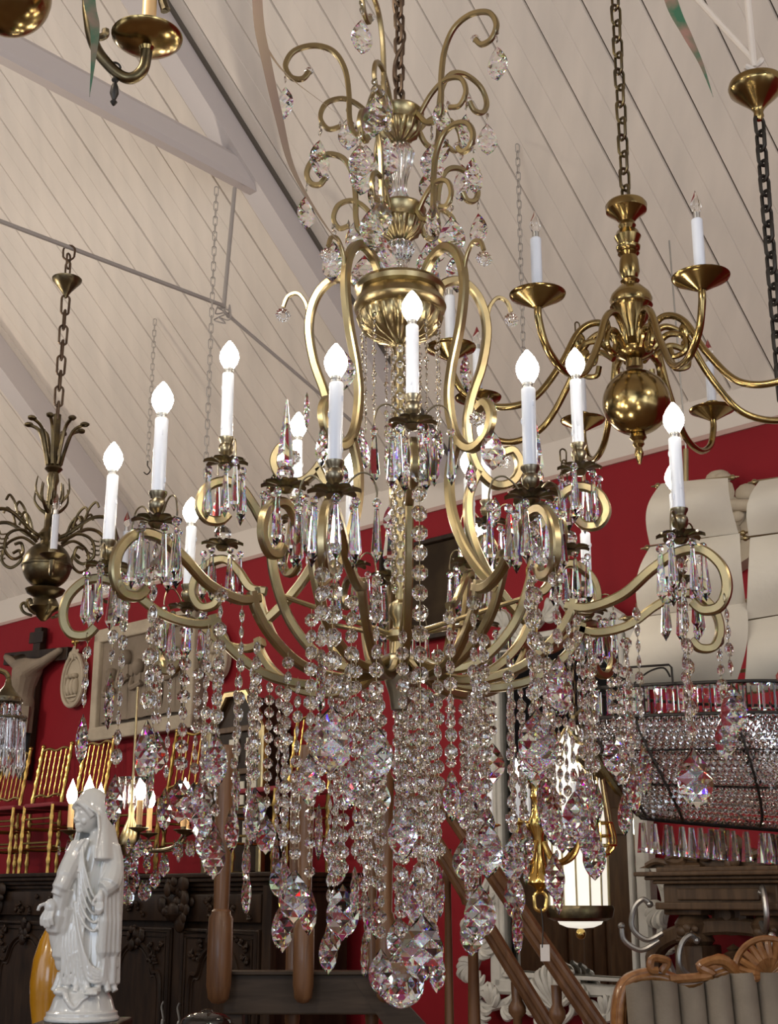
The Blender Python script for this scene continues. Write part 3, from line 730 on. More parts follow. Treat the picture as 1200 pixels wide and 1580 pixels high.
m = MB(); m.lathe(pp([(640, 6), (690, 6), (718, 10), (724, 14), (730, 8), (742, 10), (750, 7), (790, 8), (815, 9), (825, 17), (835, 12), (842, 14)]), 20); m.build('stem', M['old_bronze'], T)
lv = MB()
for i in range(8):
    lv.at((0, 0, 0), 2*PI*i/8)
    lv.tube(spline([(.03, 0, z3(718)), (.045, 0, z3(695)), (.075, 0, z3(668)), (.12, 0, z3(655))], 5), [.008+.003*(j/15) for j in range(15)]+[.016], rect=(.6, 1.6)) if False else lv.tube(spline([(.03, 0, z3(718)), (.045, 0, z3(695)), (.075, 0, z3(665)), (.125, 0, z3(655))], 5), .008, 6)
    lv.ball((.125, 0, z3(655)), (.022, .018, .012), 7, 5)
lv.at(); lv.build('lily_crown', M['old_bronze'], T)
lv = MB()
for i in range(10):
    lv.at((0, 0, 0), 2*PI*i/10); zb = z3(785 if i % 2 else 772)
    lv.tube(spline([(.02, 0, zb-.02), (.05, 0, zb), (.075, 0, zb+.04), (.07, 0, zb+.10)], 5), [.010 - .0005*j for j in range(16)], 5)
lv.at(); lv.build('spiky_leaves', M['old_bronze'], T)
m = MB(); m.ball((0, 0, z3(873)), 37*k3, 32, 20); b_ = m.build('ball', M['old_bronze'], T)
m = MB(); m.lathe([(37.6*k3*1.0, z3(873)+.008), (37.6*k3*1.02, z3(873)+.004), (37.6*k3*1.02, z3(873)-.004), (37.6*k3, z3(873)-.008)], 32, cap=False); m.build('band', M['old_bronze'], b_)
m = MB(); m.lathe(pp([(905, 14), (910, 30), (916, 27), (922, 16), (928, 20), (938, 24), (945, 14), (952, 10), (958, 4)]), 28)
for i in range(6):
    m.at((0, 0, 0), i*PI/3); m.tube(spline([(.05, 0, z3(950)), (.085, 0, z3(945)), (.10, 0, z3(935)), (.085, 0, z3(930)), (.075, 0, z3(937))], 4), .007, 5)
m.at(); m.build('base_drop', M['old_bronze'], T)
def bz_arm():
    mb = MB(); zb = z3(830)
    mb.tube(spline([(0, -.05, zb), (0, -.10, zb+.02), (0, -.20, zb+.08), (0, -.285, zb+.06), (0, -.315, zb-.05), (0, -.275, zb-.16), (0, -.285, zb-.22), (0, -.34, zb-.23), (0, -.36, zb-.18)], 6), .0085, 8)
    mb.tube(spline([(0, -.06, zb-.03), (0, -.13, zb+.01), (0, -.20, zb-.02), (0, -.215, zb-.09), (0, -.17, zb-.125), (0, -.125, zb-.095), (0, -.135, zb-.05), (0, -.165, zb-.06)], 6), .007, 7)
    for (y, z, s) in ((-.13, .10, .8), (-.18, .12, 1), (-.10, .06, .7)):
        mb.tube(spline([(0, y+.02, zb+z-.06), (0, y, zb+z), (0, y-.03, zb+z+.03), (0, y-.045, zb+z+.005)], 4), .006, 5)
    for t in range(4): mb.tube(spline([(0, -.2, zb-.02-.02*t), (0, -.235, zb-.03-.02*t), (0, -.245, zb-.015-.02*t)], 3), .004, 5)
    return mb
me_b = bz_arm().mesh('arm', M['old_bronze'])
bp_ = MB(); bp_.lathe([(0, 0), (.03, .004), (.055, .018), (.05, .02), (.02, .012), (.02, .04), (0, .04)], 20, cap=False); me_bp = bp_.mesh('drip_pan', M['old_bronze'])
for i in range(6):
    arm = link('arm', me_b, T, (0, 0, 0), rz=R(78 + 60*i)); link('drip_pan', me_bp, arm, (0, -.36, z3(830)-.18))
    candle_parts(arm, (0, -.36, z3(830)-.14), L=.15, r=.0145, s=1.2)
# ---- brass chandelier cut by the top left corner ----
Y4 = 1.95; O = at(10, 45, Y4)
T = thing('brass_corner_chandelier', 'polished brass chandelier with a ball cut off by the top left corner', 'chandelier', O)
k4 = px_size(10, -10, Y4)
m = MB(); m.ball((0, 0, 62*k4), 64*k4, 36, 22); m.lathe([(.014, 120*k4), (.03, 128*k4), (.018, 140*k4), (.022, 190*k4), (.04, 220*k4), (.02, 260*k4), (.012, 300*k4)], 28); m.build('ball_stem', M['polished_brass'], T)
chain_mb(.95, 300*k4, .06, .028, .0045).build('suspension_chain', M['old_bronze'], T)
def L4(px, py, dY=0): return at(px, py, Y4+dY) - O
m = MB(); P = spline([Vector((.02, 0, 150*k4)), L4(90, -60), L4(131, -40), L4(136, 20), L4(146, 70), L4(175, 108), L4(200, 121), L4(220, 108), L4(226, 82), L4(226, 72)], 8); m.tube(P, .0095, 10)
m.tube(spline([L4(136, 20), L4(143, 45), L4(152, 57), L4(162, 54), L4(163, 46)], 5), .0065, 7); arm = m.build('arm', M['old_bronze'], T)
m = MB(); m.lathe([(0, -.004), (.010, -.006), (.013, 0), (.030, .003), (.048, .010), (.0575, .018), (.0585, .022), (.05, .018), (.02, .010), (0, .010)], 40, L4(226, 74), cap=False); m.build('drip_pan', M['polished_brass'], arm)
m = MB(); m.lathe([(0, 0), (.0118, 0), (.0118, .13), (.010, .132), (0, .132)], 18, L4(228, 62), cap=False); m.build('candle_sleeve', M['old_candle'], arm)
m = MB(); m.link(L4(178, 106), .022, .016, .002, rz=.4); m.lathe([(0, -.058), (.003, -.055), (.006, -.050), (.003, -.046), (.0075, -.034), (.006, -.022), (.003, -.014), (.006, -.010), (.003, -.002), (0, 0)], 14, L4(178, 116), cap=False); m.build('pendant_finial', M['iron'], arm)
m = MB(); m.tube(spline([Vector((.0, 0, 150*k4)), L4(200, -60), L4(244, -20), L4(252, 5), L4(256, 16)], 6), .008, 8); m.tube([L4(252, 5), L4(253, 18)], .006, 7); m.build('arm', M['old_bronze'], T)
# ---- prism lamp at the left edge ----
Y5 = 4.0; O = at(4, 1170, Y5)
T = thing('prism_pendant_lamp', 'small hanging lamp with a ring of long glass prisms cut by the left edge', 'lamp', O)
z5 = lambda py: zat(4, py, Y5) - O.z
k5 = px_size(4, 1100, Y5)
m = MB(); m.lathe([(0, z5(1040)), (3*k5, z5(1045)), (6*k5, z5(1058)), (14*k5, z5(1068)), (22*k5, z5(1076)), (22*k5, z5(1083)), (0, z5(1083))], 28, cap=False); m.build('cap', M['old_bronze'], T)
m = MB(); m.tube(spline([(0, 0, z5(1046)), (-.02, 0, z5(1036)), (-.10, 0, z5(1030)), (-.35, .05, z5(1045)), (-.55, .08, z5(1000)), (-.6, .08, z5(900))], 6), .008, 8); m.build('arm', M['old_bronze'], T)
pr = icicle(.165, .020, 6).mesh('hanging_prism', M['far_crystal'], False)
for ring, (r_, n, dz) in enumerate(((21*k5, 12, 1086), (29*k5, 16, 1112), (12*k5, 8, 1084))):
    for i in range(n):
        a = 2*PI*i/n; link('hanging_prism', pr, T, (r_*math.cos(a), r_*math.sin(a), z5(dz)), rz=a)
m = MB(); m.tube([(29*k5*math.cos(2*PI*i/24), 29*k5*math.sin(2*PI*i/24), z5(1108)) for i in range(25)], .003, 6)
for i in range(6): m.tube([(6*k5*math.cos(i*PI/3), 6*k5*math.sin(i*PI/3), z5(1080)), (29*k5*math.cos(i*PI/3), 29*k5*math.sin(i*PI/3), z5(1108))], .002, 5)
m.build('prism_ring', M['old_bronze'], T)
# ---- small lit crystal chandelier behind the statue ----
Y6 = 6.0; O = at(195, 1408, Y6)
T = thing('small_crystal_chandelier', 'small lit crystal chandelier with amber candle sleeves behind the white statue', 'chandelier', O)
k6 = px_size(195, 1280, Y6)
def L6(px, py): return at(px, py, Y6).z - O.z
m = MB(); m.lathe([(2*k6, L6(0, 1060)), (2*k6, L6(0, 1190)), (5*k6, L6(0, 1262)), (12*k6, L6(0, 1280)), (18*k6, L6(0, 1296)), (17*k6, L6(0, 1306)), (13*k6, L6(0, 1312)), (10*k6, L6(0, 1320)), (0, L6(0, 1322))], 24); m.build('bowl_stem', M['antique_brass'], T)
crw = MB(); crw.lathe([(26*k6, L6(0, 1205)), (28*k6, L6(0, 1200), .05), (27*k6, L6(0, 1206)), (26*k6, L6(0, 1212))], 64, lobes=14, cap=False)
crw.build('glass_crown_rim', M['far_crystal'], T)
for i in range(20):
    a = 2*PI*i/20; mm = MB(); mm.lathe([(0, 0), (.006, -.004), (.007, -.09), (0, -.115)], 5, cap=False); mm.build('crown_prism', M['far_crystal'], T, False, loc=(25*k6*math.cos(a), 25*k6*math.sin(a), L6(0, 1208)))
m = MB(); flame_bulb(m, (0, 0, 0), 1.7); me_fb = m.mesh('light_bulb', M['bulb_far'])
m = MB(); m.lathe([(.0, 0), (.013, 0), (.013, .10), (0, .10)], 12, cap=False); me_fs = m.mesh('candle_sleeve', M['old_candle'])
m = MB(); m.lathe([(0, -.01), (.02, 0), (.045, .012), (.04, .014), (.012, .006), (.012, .03), (0, .03)], 16, cap=False); me_fp = m.mesh('drip_pan', M['old_bronze'])
zc = L6(0, 1290)
for i in range(7):
    a = R(-85 + 360/7*i); r_ = 92*k6
    m = MB(); m.tube(spline([(0, -.03, zc-.03), (0, -.10, zc-.06), (0, -r_*.8, zc-.05), (0, -r_, zc+.0)], 6), .007, 6); arm = m.build('arm', M['old_bronze'], T, rz=a)
    link('drip_pan', me_fp, arm, (0, -r_, zc+.01)); link('candle_sleeve', me_fs, arm, (0, -r_, zc+.035)); link('light_bulb', me_fb, arm, (0, -r_, zc+.135))
    for j in range(4): link('pendant_drop', ME['small'], arm, (.04*math.cos(j*1.6), -r_ + .04*math.sin(j*1.6), zc-.005), rz=j)
    for (rr, dz, kd) in ((r_*.72, -.055, 'mid'), (r_*.45, -.12, 'mid'), (r_*.85, -.03, 'small'), (r_*.58, -.07, 'mid'), (r_*.3, -.17, 'mid')): link('pendant_drop', ME[kd], arm, (rnd.uniform(-.04, .04), -rr, zc+dz), rz=rnd.uniform(-1, 1))
link('pendant_drop', ME['cball'], T, (0, 0, .028)).scale = (1.6, 1.6, 1.6)
m = MB(); m.tube([(0, 0, .04), (0, 0, L6(0, 1320))], .004, 6); m.build('bottom_wire', M['old_bronze'], T)
# ---- brass chandelier with a lit candle, right of the big strands ----
Y7 = 4.3; O = at(834, 1406, Y7)
T = thing('brass_candle_chandelier', 'golden brass chandelier with lit candle behind the right-hand crystal strands', 'chandelier', O)
k7 = px_size(834, 1280, Y7); z7 = lambda py: zat(834, py, Y7) - O.z
M['gold_brass'] = mat('gold_brass', (.62, .43, .14), .17, 1.0)
m = MB(); m.lathe([(hw*k7, z7(py)) for py, hw in ((1100, 3), (1165, 4), (1172, 9), (1182, 14), (1196, 16), (1204, 15), (1212, 10), (1222, 9), (1230, 12), (1236, 9), (1246, 8), (1258, 12), (1268, 16), (1276, 15), (1290, 8), (1320, 8), (1345, 14), (1356, 22), (1362, 23), (1368, 12), (1374, 5), (1378, 2))], 30); m.build('stem', M['gold_brass'], T)
m = MB(); m.link((0, 0, z7(1391)), 28*k7, 19*k7, 3*k7, rz=0, n=8); m.build('ring', M['gold_brass'], T)
chain_mb(1.45, z7(1104), .06, .03, .004).build('suspension_chain', M['gold_brass'], T)
for i in range(5):
    a = R(-30 + 72*i); m = MB(); m.tube(spline([(0, -.02, z7(1300)), (0, -.06, z7(1330)), (0, -.12, z7(1322)), (0, -.15, z7(1290)), (0, -.15, z7(1278))], 6), .008, 8); m.lathe([(0, 0), (.014, .002), (.036, .010), (.033, .014), (.014, .008), (.014, .024), (0, .024)], 20, (0, -.15, z7(1278)), cap=False); arm = m.build('arm', M['gold_brass'], T, rz=a)
    candle_parts(arm, (0, -.15, z7(1272)+.01), L=.11, r=.0105, bulb=M['bulb_far'] if i in (1, 0) else None, s=.9)
m = MB(); m.tube(spline([(0, -.01, z7(1400)), (.004, -.012, z7(1430)), (.0, -.012, z7(1462))], 5), .0022, 5); c_ = m.build('tag_string', M['iron'], T)
m = MB(); m.box((.008, -.012, z7(1470)), (14*k7, .001, 24*k7)); m.build('paper_tag', M['white_paint'], c_, False)
# ---- lit lantern of white glass, further back ----
Y8 = 6.1; O = at(896, 1446, Y8)
T = thing('glass_lantern', 'large lit lantern of white glass strips with a metal band in front of the mirror', 'lantern', O)
k8 = px_size(896, 1350, Y8); z8 = lambda py: zat(896, py, Y8) - O.z
M['lamp_glass'] = mat('lamp_glass', (.9, .88, .8), .3, emit=((1.0, .95, .82), .72))
m = MB(); n = 14
m.lathe([(45*k8, z8(1398)), (46*k8, z8(1300)), (44*k8, z8(1190)), (30*k8, z8(1150)), (10*k8, z8(1120))], n, cap=False); m.build('glass_shade', M['lamp_glass'], T, False)
m = MB()
for i in range(n):
    a = 2*PI*i/n; m.tube([(r_*k8*math.cos(a), r_*k8*math.sin(a), z8(py)) for py, r_ in ((1398, 46), (1300, 47), (1190, 45), (1150, 31), (1120, 11))], 1.6*k8, 5)
m.build('leading', M['antique_brass'], T)
m = MB(); m.lathe([(46*k8, z8(1397)), (50*k8, z8(1397)), (52*k8, z8(1403)), (49*k8, z8(1416)), (40*k8, z8(1421)), (36*k8, z8(1420))], 32, cap=False, lobes=16, amp=.02); m.build('metal_band', M['old_bronze'], T)
m = MB(); m.lathe([(36*k8, z8(1419)), (32*k8, z8(1426)), (20*k8, z8(1431)), (0, z8(1433))], 28, cap=False); m.build('glass_bowl', M['lamp_glass'], T)
m = MB(); m.ball((0, 0, z8(1441)), 8*k8, 16, 10); m.build('knob', M['gold_brass'], T)
chain_mb(2.2, z8(1124), .07, .035, .004).build('suspension_chain', M['old_bronze'], T)
# ---- small wire basket chandelier with fringe, beside the ship's bow ----
Y9 = 4.7; O = at(925, 1352, Y9); k9 = px_size(925, 1270, Y9); z9 = lambda py: zat(925, py, Y9) - O.z
T = thing('wire_basket_lamp', 'little brass basket lamp hung with thin chains between the ship bow and the lantern', 'lamp', O)
m = MB()
for py, hw in ((1270, 22), (1290, 20), (1305, 27), (1318, 16)):
    m.tube([(hw*k9*math.cos(2*PI*i/28), hw*k9*math.sin(2*PI*i/28), z9(py)) for i in range(29)], .0045, 6)
for i in range(8):
    a = 2*PI*i/8; m.tube(spline([(22*k9*math.cos(a), 22*k9*math.sin(a), z9(1270)), (27*k9*math.cos(a), 27*k9*math.sin(a), z9(1300)), (15*k9*math.cos(a), 15*k9*math.sin(a), z9(1318)), (0, 0, z9(1328))], 4), .004, 5)
m.tube([(0, 0, z9(1340)), (0, 0, z9(1180))], .004, 6); m.build('basket', M['gold_brass'], T)
for i in range(8):
    a = 2*PI*i/8; mm = MB()
    mm.tube([(22*k9*math.cos(a), 22*k9*math.sin(a), z9(1270)), (9*k9*math.cos(a), 9*k9*math.sin(a), z9(1180))], .0035, 5); mm.build('bead_chain', M['antique_brass'], T)
m = MB(); m.ball((0, 0, z9(1344)), 5*k9, 12, 8); m.build('glass_bead', M['far_crystal'], T)
chain_mb(2.0, z9(1184), .05, .02, .003).build('suspension_chain', M['old_bronze'], T)
# ---- candle arm of the wire lantern reflected lights are left to the mirror ----

# ================================================================== SAILING SHIP CHANDELIER
YS = 4.2; O = at(1210, 1330, YS)
T = thing('ship_chandelier', 'ship-shaped chandelier with cream cloth sails and a hull of crystal beads', 'chandelier', O)
def LS(px, py, dY=0.0): return at(px, py, YS) + Vector((0, dY, 0)) - O
kS = px_size(1100, 1150, YS)
M['sail'] = mat('sail_cloth', (.66, .60, .50), .8, bump=(60, .08), vary=(3, (.58, .52, .43), .4, .7))
M['wire'] = mat('black_wire', (.03, .025, .022), .45, .7)
X0, X1 = 893, 1520                                    # bow and stern in the hull's own scale
HB = .26
def hull(s, v, side=-1):
    """s from bow to stern, v from deck to keel"""
    top = 1112 + 10*s; keel = 1262 + 40*(s**.8)
    xb = X0 + 96*(v**1.25); px = xb + (X1 - xb)*s
    py = top + (keel-top)*v
    b = HB*(min(1, s*2.6)**.6)*(1 - v**2.6)**.6
    return LS(px, py, side*b)
ht = MB(); rows, cols = 19, 60
for side in (-1, -.84, .9):
    for j in range(rows):
        for i in range(cols):
            s = (i + .5*(j % 2) + .2)/cols; v = (j+.5)/rows
            p = hull(s, v, side); q = hull(min(1, s+.01), v, side); d = (q-p).normalized(); w = (hull(s, min(1, v+.02), side)-hull(s, max(0, v-.02), side)).normalized(); n_ = d.cross(w)
            a, b = .0128, .0120
            ht.add([p - d*a, p + w*b, p + d*a, p - w*b, p + n_*.007, p - n_*.007], [(0, 1, 4), (1, 2, 4), (2, 3, 4), (3, 0, 4), (1, 0, 5), (2, 1, 5), (3, 2, 5), (0, 3, 5)])
tag(ht.build('bead_netting', M['net_crystal'], T, False), kind='stuff')
wr = MB()
for j in (0, 6, 12, 18): wr.tube([hull(i/24, j/18*.98, -1) for i in range(25)], .0028, 5)
for s in (.02, .12, .34, .56, .8): wr.tube([hull(s, i/14*.99, -1) for i in range(15)], .0045, 6); wr.tube([hull(s, i/14*.99, 1) for i in range(15)], .0045, 6)
wr.tube([hull(.0, i/14, 0) for i in range(15)] + [hull(i/20, 1, 0) for i in range(1, 21)], .006, 7)
for side in (-1, 1): wr.tube([hull(i/30, 0, side) for i in range(31)], .0055, 6); wr.tube([hull(i/30, 0, side) + Vector((0, 0, 46*kS)) for i in range(31)], .0055, 6)
for i in range(15):
    for side in (-1, 1): p = hull(i/14, 0, side); wr.tube([p, p + Vector((0, 0, 46*kS))], .003, 5)
wr.build('wire_frame', M['wire'], T)
bpm = MB(); bpm.box((0, 0, 0), (.0265, .008, .076)); 
def flat_prism():
    mb = MB(); w, h = .0130, .040
    mb.add([(-w, 0, -h), (w, 0, -h), (w, 0, h), (-w, 0, h), (-w*.5, -.006, -h*.8), (w*.5, -.006, -h*.8), (w*.5, -.006, h*.8), (-w*.5, -.006, h*.8), (-w*.5, .006, -h*.8), (w*.5, .006, -h*.8), (w*.5, .006, h*.8), (-w*.5, .006, h*.8)],
           [(0, 1, 5, 4), (1, 2, 6, 5), (2, 3, 7, 6), (3, 0, 4, 7), (4, 5, 6, 7), (1, 0, 8, 9), (2, 1, 9, 10), (3, 2, 10, 11), (0, 3, 11, 8), (9, 8, 11, 10)]); return mb
me_fp2 = flat_prism().mesh('rail_prism', M['crystal'], False)
for i in range(38):
    s = (i+.5)/38
    if 0.003 < s: p = hull(s, 0, -1) + Vector((0, -.004, 23*kS)); q = hull(min(1, s+.01), 0, -1) - hull(s, 0, -1); link('rail_prism', me_fp2, T, p, rz=math.atan2(q.y, q.x))
wedge = MB(); wedge.lathe([(.0, 0), (.009, 0), (.0185, -.088), (0, -.088)], 6, cap=False); me_w = wedge.mesh('keel_prism', M['crystal'], False)
for x in (992, 1008, 1026, 1036, 1052, 1066, 1077, 1094, 1104, 1116, 1129, 1147, 1172, 1181, 1190, 1201, 1220, 1234, 1248, 1270, 1285):
    s = max(0, (x - 989)/(X1 - 989)); p = hull(s, 1, 0); link('keel_prism', me_w, T, p + Vector((0, rnd.uniform(-.03, .03), -.012)), rz=rnd.uniform(0, 1))
# prow scroll
bw = MB(); bw.tube(spline([LS(886, 1105, 0), LS(882, 1135, -.01), LS(906, 1150, -.02), LS(925, 1180, -.02), LS(942, 1205, -.01), LS(965, 1235, 0), LS(985, 1258, 0)], 6), [.011]*8 + [.014]*20 + [.008]*9, 8)
bw.tube(spline([LS(886, 1108, 0), LS(900, 1098, -.02), LS(912, 1112, -.02), LS(905, 1124, -.01), LS(895, 1118, 0)], 5), .010, 7)
bw.tube(spline([LS(930, 1200, 0), LS(912, 1178, -.02), LS(898, 1165, -.03), LS(890, 1172, -.03), LS(900, 1182, -.02), LS(925, 1196, 0)], 5), .010, 7); bw.build('prow_scroll', M['old_bronze'], T)
# fore gallery of bent wire
gl = MB(); A_, B_, C_, D_ = LS(905, 1066, -.08), LS(905, 1040, -.08), LS(1012, 1042, -.20), LS(1018, 1070, -.20)
gl.tube([A_, B_, C_, LS(1016, 1046, -.2), D_], .0035, 6); gl.tube(spline([LS(965, 1066, -.15), LS(985, 1050, -.17), LS(1005, 1046, -.19), LS(1014, 1060, -.2)], 5), .003, 5); gl.tube(spline([LS(960, 1064, -.15), LS(935, 1050, -.12), LS(912, 1046, -.09), LS(908, 1060, -.08)], 5), .003, 5); gl.tube(spline([LS(912, 1062, -.09), LS(930, 1070, -.1), LS(960, 1052, -.14)], 5), .003, 5); gl.build('fore_gallery', M['wire'], T)
lp = MB(); lp.tube([LS(1166, 1112, -HB), LS(1166, 1070, -HB)], .003, 6); lp.lathe([(0, 0), (.008, .0), (.009, .018), (.004, .024), (0, .03)], 8, LS(1166, 1071, -HB)); lp.build('stern_light', mat('red_lacquer', (.30, .05, .04), .4), T)
# masts, yards and sails
for name, px, pt in (('mast', 1060, 690), ('mast', 1225, 640)):
    m = MB(); m.tube([LS(px, 1112, .02), LS(px, pt, .02)], .009, 8); m.build(name, M['antique_brass'], T)
hang = MB()
for px in (1060, 1225): hang.tube([LS(px, 690, .02), LS(px-6, 690, .02) + Vector((0, 0, .75))], .003, 6)
hang.build('hanging_wire', M['steel'], T)
def yard(x0, y0, x1, y1):
    m = MB(); a, b = LS(x0, y0, -.03), LS(x1, y1, -.03); m.tube([a, b], .0058, 8)
    for p, d in ((a, (a-b).normalized()), (b, (b-a).normalized())): m.ball(p, (.010, .010, .010), 8, 6); m.tube([p, p + d*.022], [.006, .002], 6)
    m.build('yard', M['antique_brass'], T)
yard(1012, 754, 1126, 741); yard(996, 849, 1142, 826); yard(962, 957, 1150, 931); yard(950, 1072, 1152, 1040) if False else yard(960, 1062, 1152, 1036)
yard(1160, 748, 1300, 728); yard(1146, 834, 1310, 812); yard(1144, 960, 1320, 930); yard(1140, 1072, 1330, 1050)
def sail(tl, tr, br, bl_, lb, rb, bul=.10):
    """cloth between four pixel corners; lb/rb bow the side edges by pixels; bellies toward the front"""
    def fn(u, v, back=0.0):
        l = (tl[0]+(bl_[0]-tl[0])*v + lb*math.sin(PI*v), tl[1]+(bl_[1]-tl[1])*v); r_ = (tr[0]+(br[0]-tr[0])*v + rb*math.sin(PI*v), tr[1]+(br[1]-tr[1])*v)
        return LS(l[0]+(r_[0]-l[0])*u, l[1]+(r_[1]-l[1])*u, -.035 - bul*math.sin(PI*min(1, v*.92+.04))*(.55+.45*math.sin(PI*u)) + back)
    m = MB(); m.grid(fn, 14, 14); m.grid(lambda u, v: fn(1-u, v, .004), 14, 14); m.build('sail', M['sail'], T)
sail((1016, 752), (1118, 743), (1134, 828), (999, 846), -18, -10)
sail((999, 849), (1136, 828), (1145, 935), (982, 956), -16, -8)
sail((985, 957), (1146, 934), (1128, 1064), (958, 1068), -14, 4)
sail((1166, 748), (1290, 730), (1300, 815), (1150, 832), -16, 10)
sail((1152, 835), (1300, 815), (1310, 935), (1146, 960), -6, 8)
sail((1148, 962), (1310, 935), (1320, 1052), (1142, 1072), -4, 8)

# ================================================================== DRIED LEAVES hanging from above
def leaf(label, pts, Y, w, m, twist=0.6):
    P = spline([at(x, y, Y) for x, y in pts], 8); n = len(P); o = P[-1].copy(); mb = MB(); vs = []; L = n-1
    fs = []
    for i, p in enumerate(P):
        t = i/L; ww = w*max(.04, math.sin(PI*min(1, .25 + .75*t))**.8*(1-t)**.35); a = twist*t
        d = Vector((math.cos(a), math.sin(a), 0))*ww; c = Vector((-math.sin(a), math.cos(a), 0))*ww*.35
        q = p - o; vs += [q - d, q + c, q + d, q - c*.2]
    for i in range(L):
        for k_ in range(4): fs.append((i*4+k_, i*4+(k_+1) % 4, (i+1)*4+(k_+1) % 4, (i+1)*4+k_))
    mb.add(vs, fs); return tag(mb.build('dried_leaf', m, None, True, 60, loc=o), label, 'leaf')
M['dry_leaf'] = mat('dry_leaf', (.26, .19, .12), .6, vary=(3, (.20, .12, .11), .4, .7))
M['leaf_g'] = mat('half_dry_leaf', (.03, .12, .06), .5, vary=(7, (.30, .16, .12), .45, .56))
leaf('long brown dried leaf blade hanging left of the crystal crown', [(394, -120), (398, 20), (410, 90), (430, 180), (452, 262), (500, 345), (540, 392)], 2.2, .011, M['dry_leaf'])
leaf('thin curled dried tendril crossing the left crown scrolls', [(404, 60), (425, 95), (450, 122), (500, 160), (560, 205)], 2.22, .0028, M['dry_leaf'])
leaf('half green dried leaf pointing down at the top right', [(1010, -110), (1035, 0), (1060, 55), (1082, 100), (1100, 150)], 2.4, .017, M['leaf_g'])
leaf('half green dried leaf hanging beside the corner chandelier arm', [(133, -110), (138, 0), (146, 40), (144, 90), (138, 150)], 1.75, .010, M['leaf_g'])
# ================================================================== FURNITURE AND WALL PIECES
WR = -TH                                              # rotation that turns a thing to face out from the long wall
def wl(px, py, off=0.0):
    p = on_wall(px, py, off); return p.dot(TV), p.z
def wthing(name, label, cat, u, z, off, group=None): return thing(name, label, cat, room(u, WALL_V - off, z), WR, group)
M['dark_oak'] = wood('dark_oak', (.013, .007, .0045), (.034, .019, .011), .45, (3, 3, .6), spec=.2)
M['oak'] = wood('brown_oak', (.070, .040, .022), (.125, .074, .040), .42, (5, 5, .6))
M['red_wood'] = wood('stair_wood', (.095, .042, .018), (.165, .080, .036), .38, (6, 6, .6), coat=.1)
M['grey_wood'] = wood('grey_brown_plank', (.036, .025, .017), (.066, .046, .032), .5, (.6, 5, 5), spec=.15)
M['gold_paint'] = mat('gold_paint', (.40, .26, .075), .26, .9)
M['stone'] = mat('carved_stone', (.46, .39, .29), .75, bump=(30, .35), vary=(6, (.36, .30, .22), .4, .7))
M['dark_stone'] = mat('relief_field', (.24, .19, .14), .8, bump=(22, .4), vary=(5, (.18, .14, .10), .4, .7))
M['grey_paint'] = mat('grey_white_paint', (.55, .53, .48), .5, bump=(25, .2), vary=(10, (.44, .42, .38), .45, .7))
def cluster(mb, c, r, n, seed, flat=.5, br=.3):
    """a knot of carved leaves and buds"""
    q = random.Random(seed)
    for i in range(n):
        a = q.uniform(0, 2*PI); d = r*math.sqrt(q.random()); s = r*br*q.uniform(.6, 1.2)
        mb.ball((c[0]+d*math.cos(a), c[1]-q.uniform(0, r*flat*.5), c[2]+d*math.sin(a)), (s*q.uniform(.7, 1.5), s*flat, s*q.uniform(.7, 1.5)), 8, 6)
    return mb
def spray(mb, c, w, h, n, seed, t=.012):
    q = random.Random(seed)
    for i in range(n):
        x, z = c[0]+q.uniform(-w, w), c[2]+q.uniform(-h, h); a = q.uniform(0, 2*PI); L = min(w, h)*.55
        mb.tube(spline([(x, c[1], z), (x+L*.5*math.cos(a), c[1]-t, z+L*.5*math.sin(a)), (x+L*math.cos(a+.9), c[1]-t*.5, z+L*math.sin(a+.9))], 4), [t*.4, t*.7, t*.9, t, t*.9, t*.8, t*.6, t*.4, t*.2], 6)
        mb.ball((x, c[1]-t*.4, z), (t*1.3, t, t*1.3), 7, 5)
    return mb

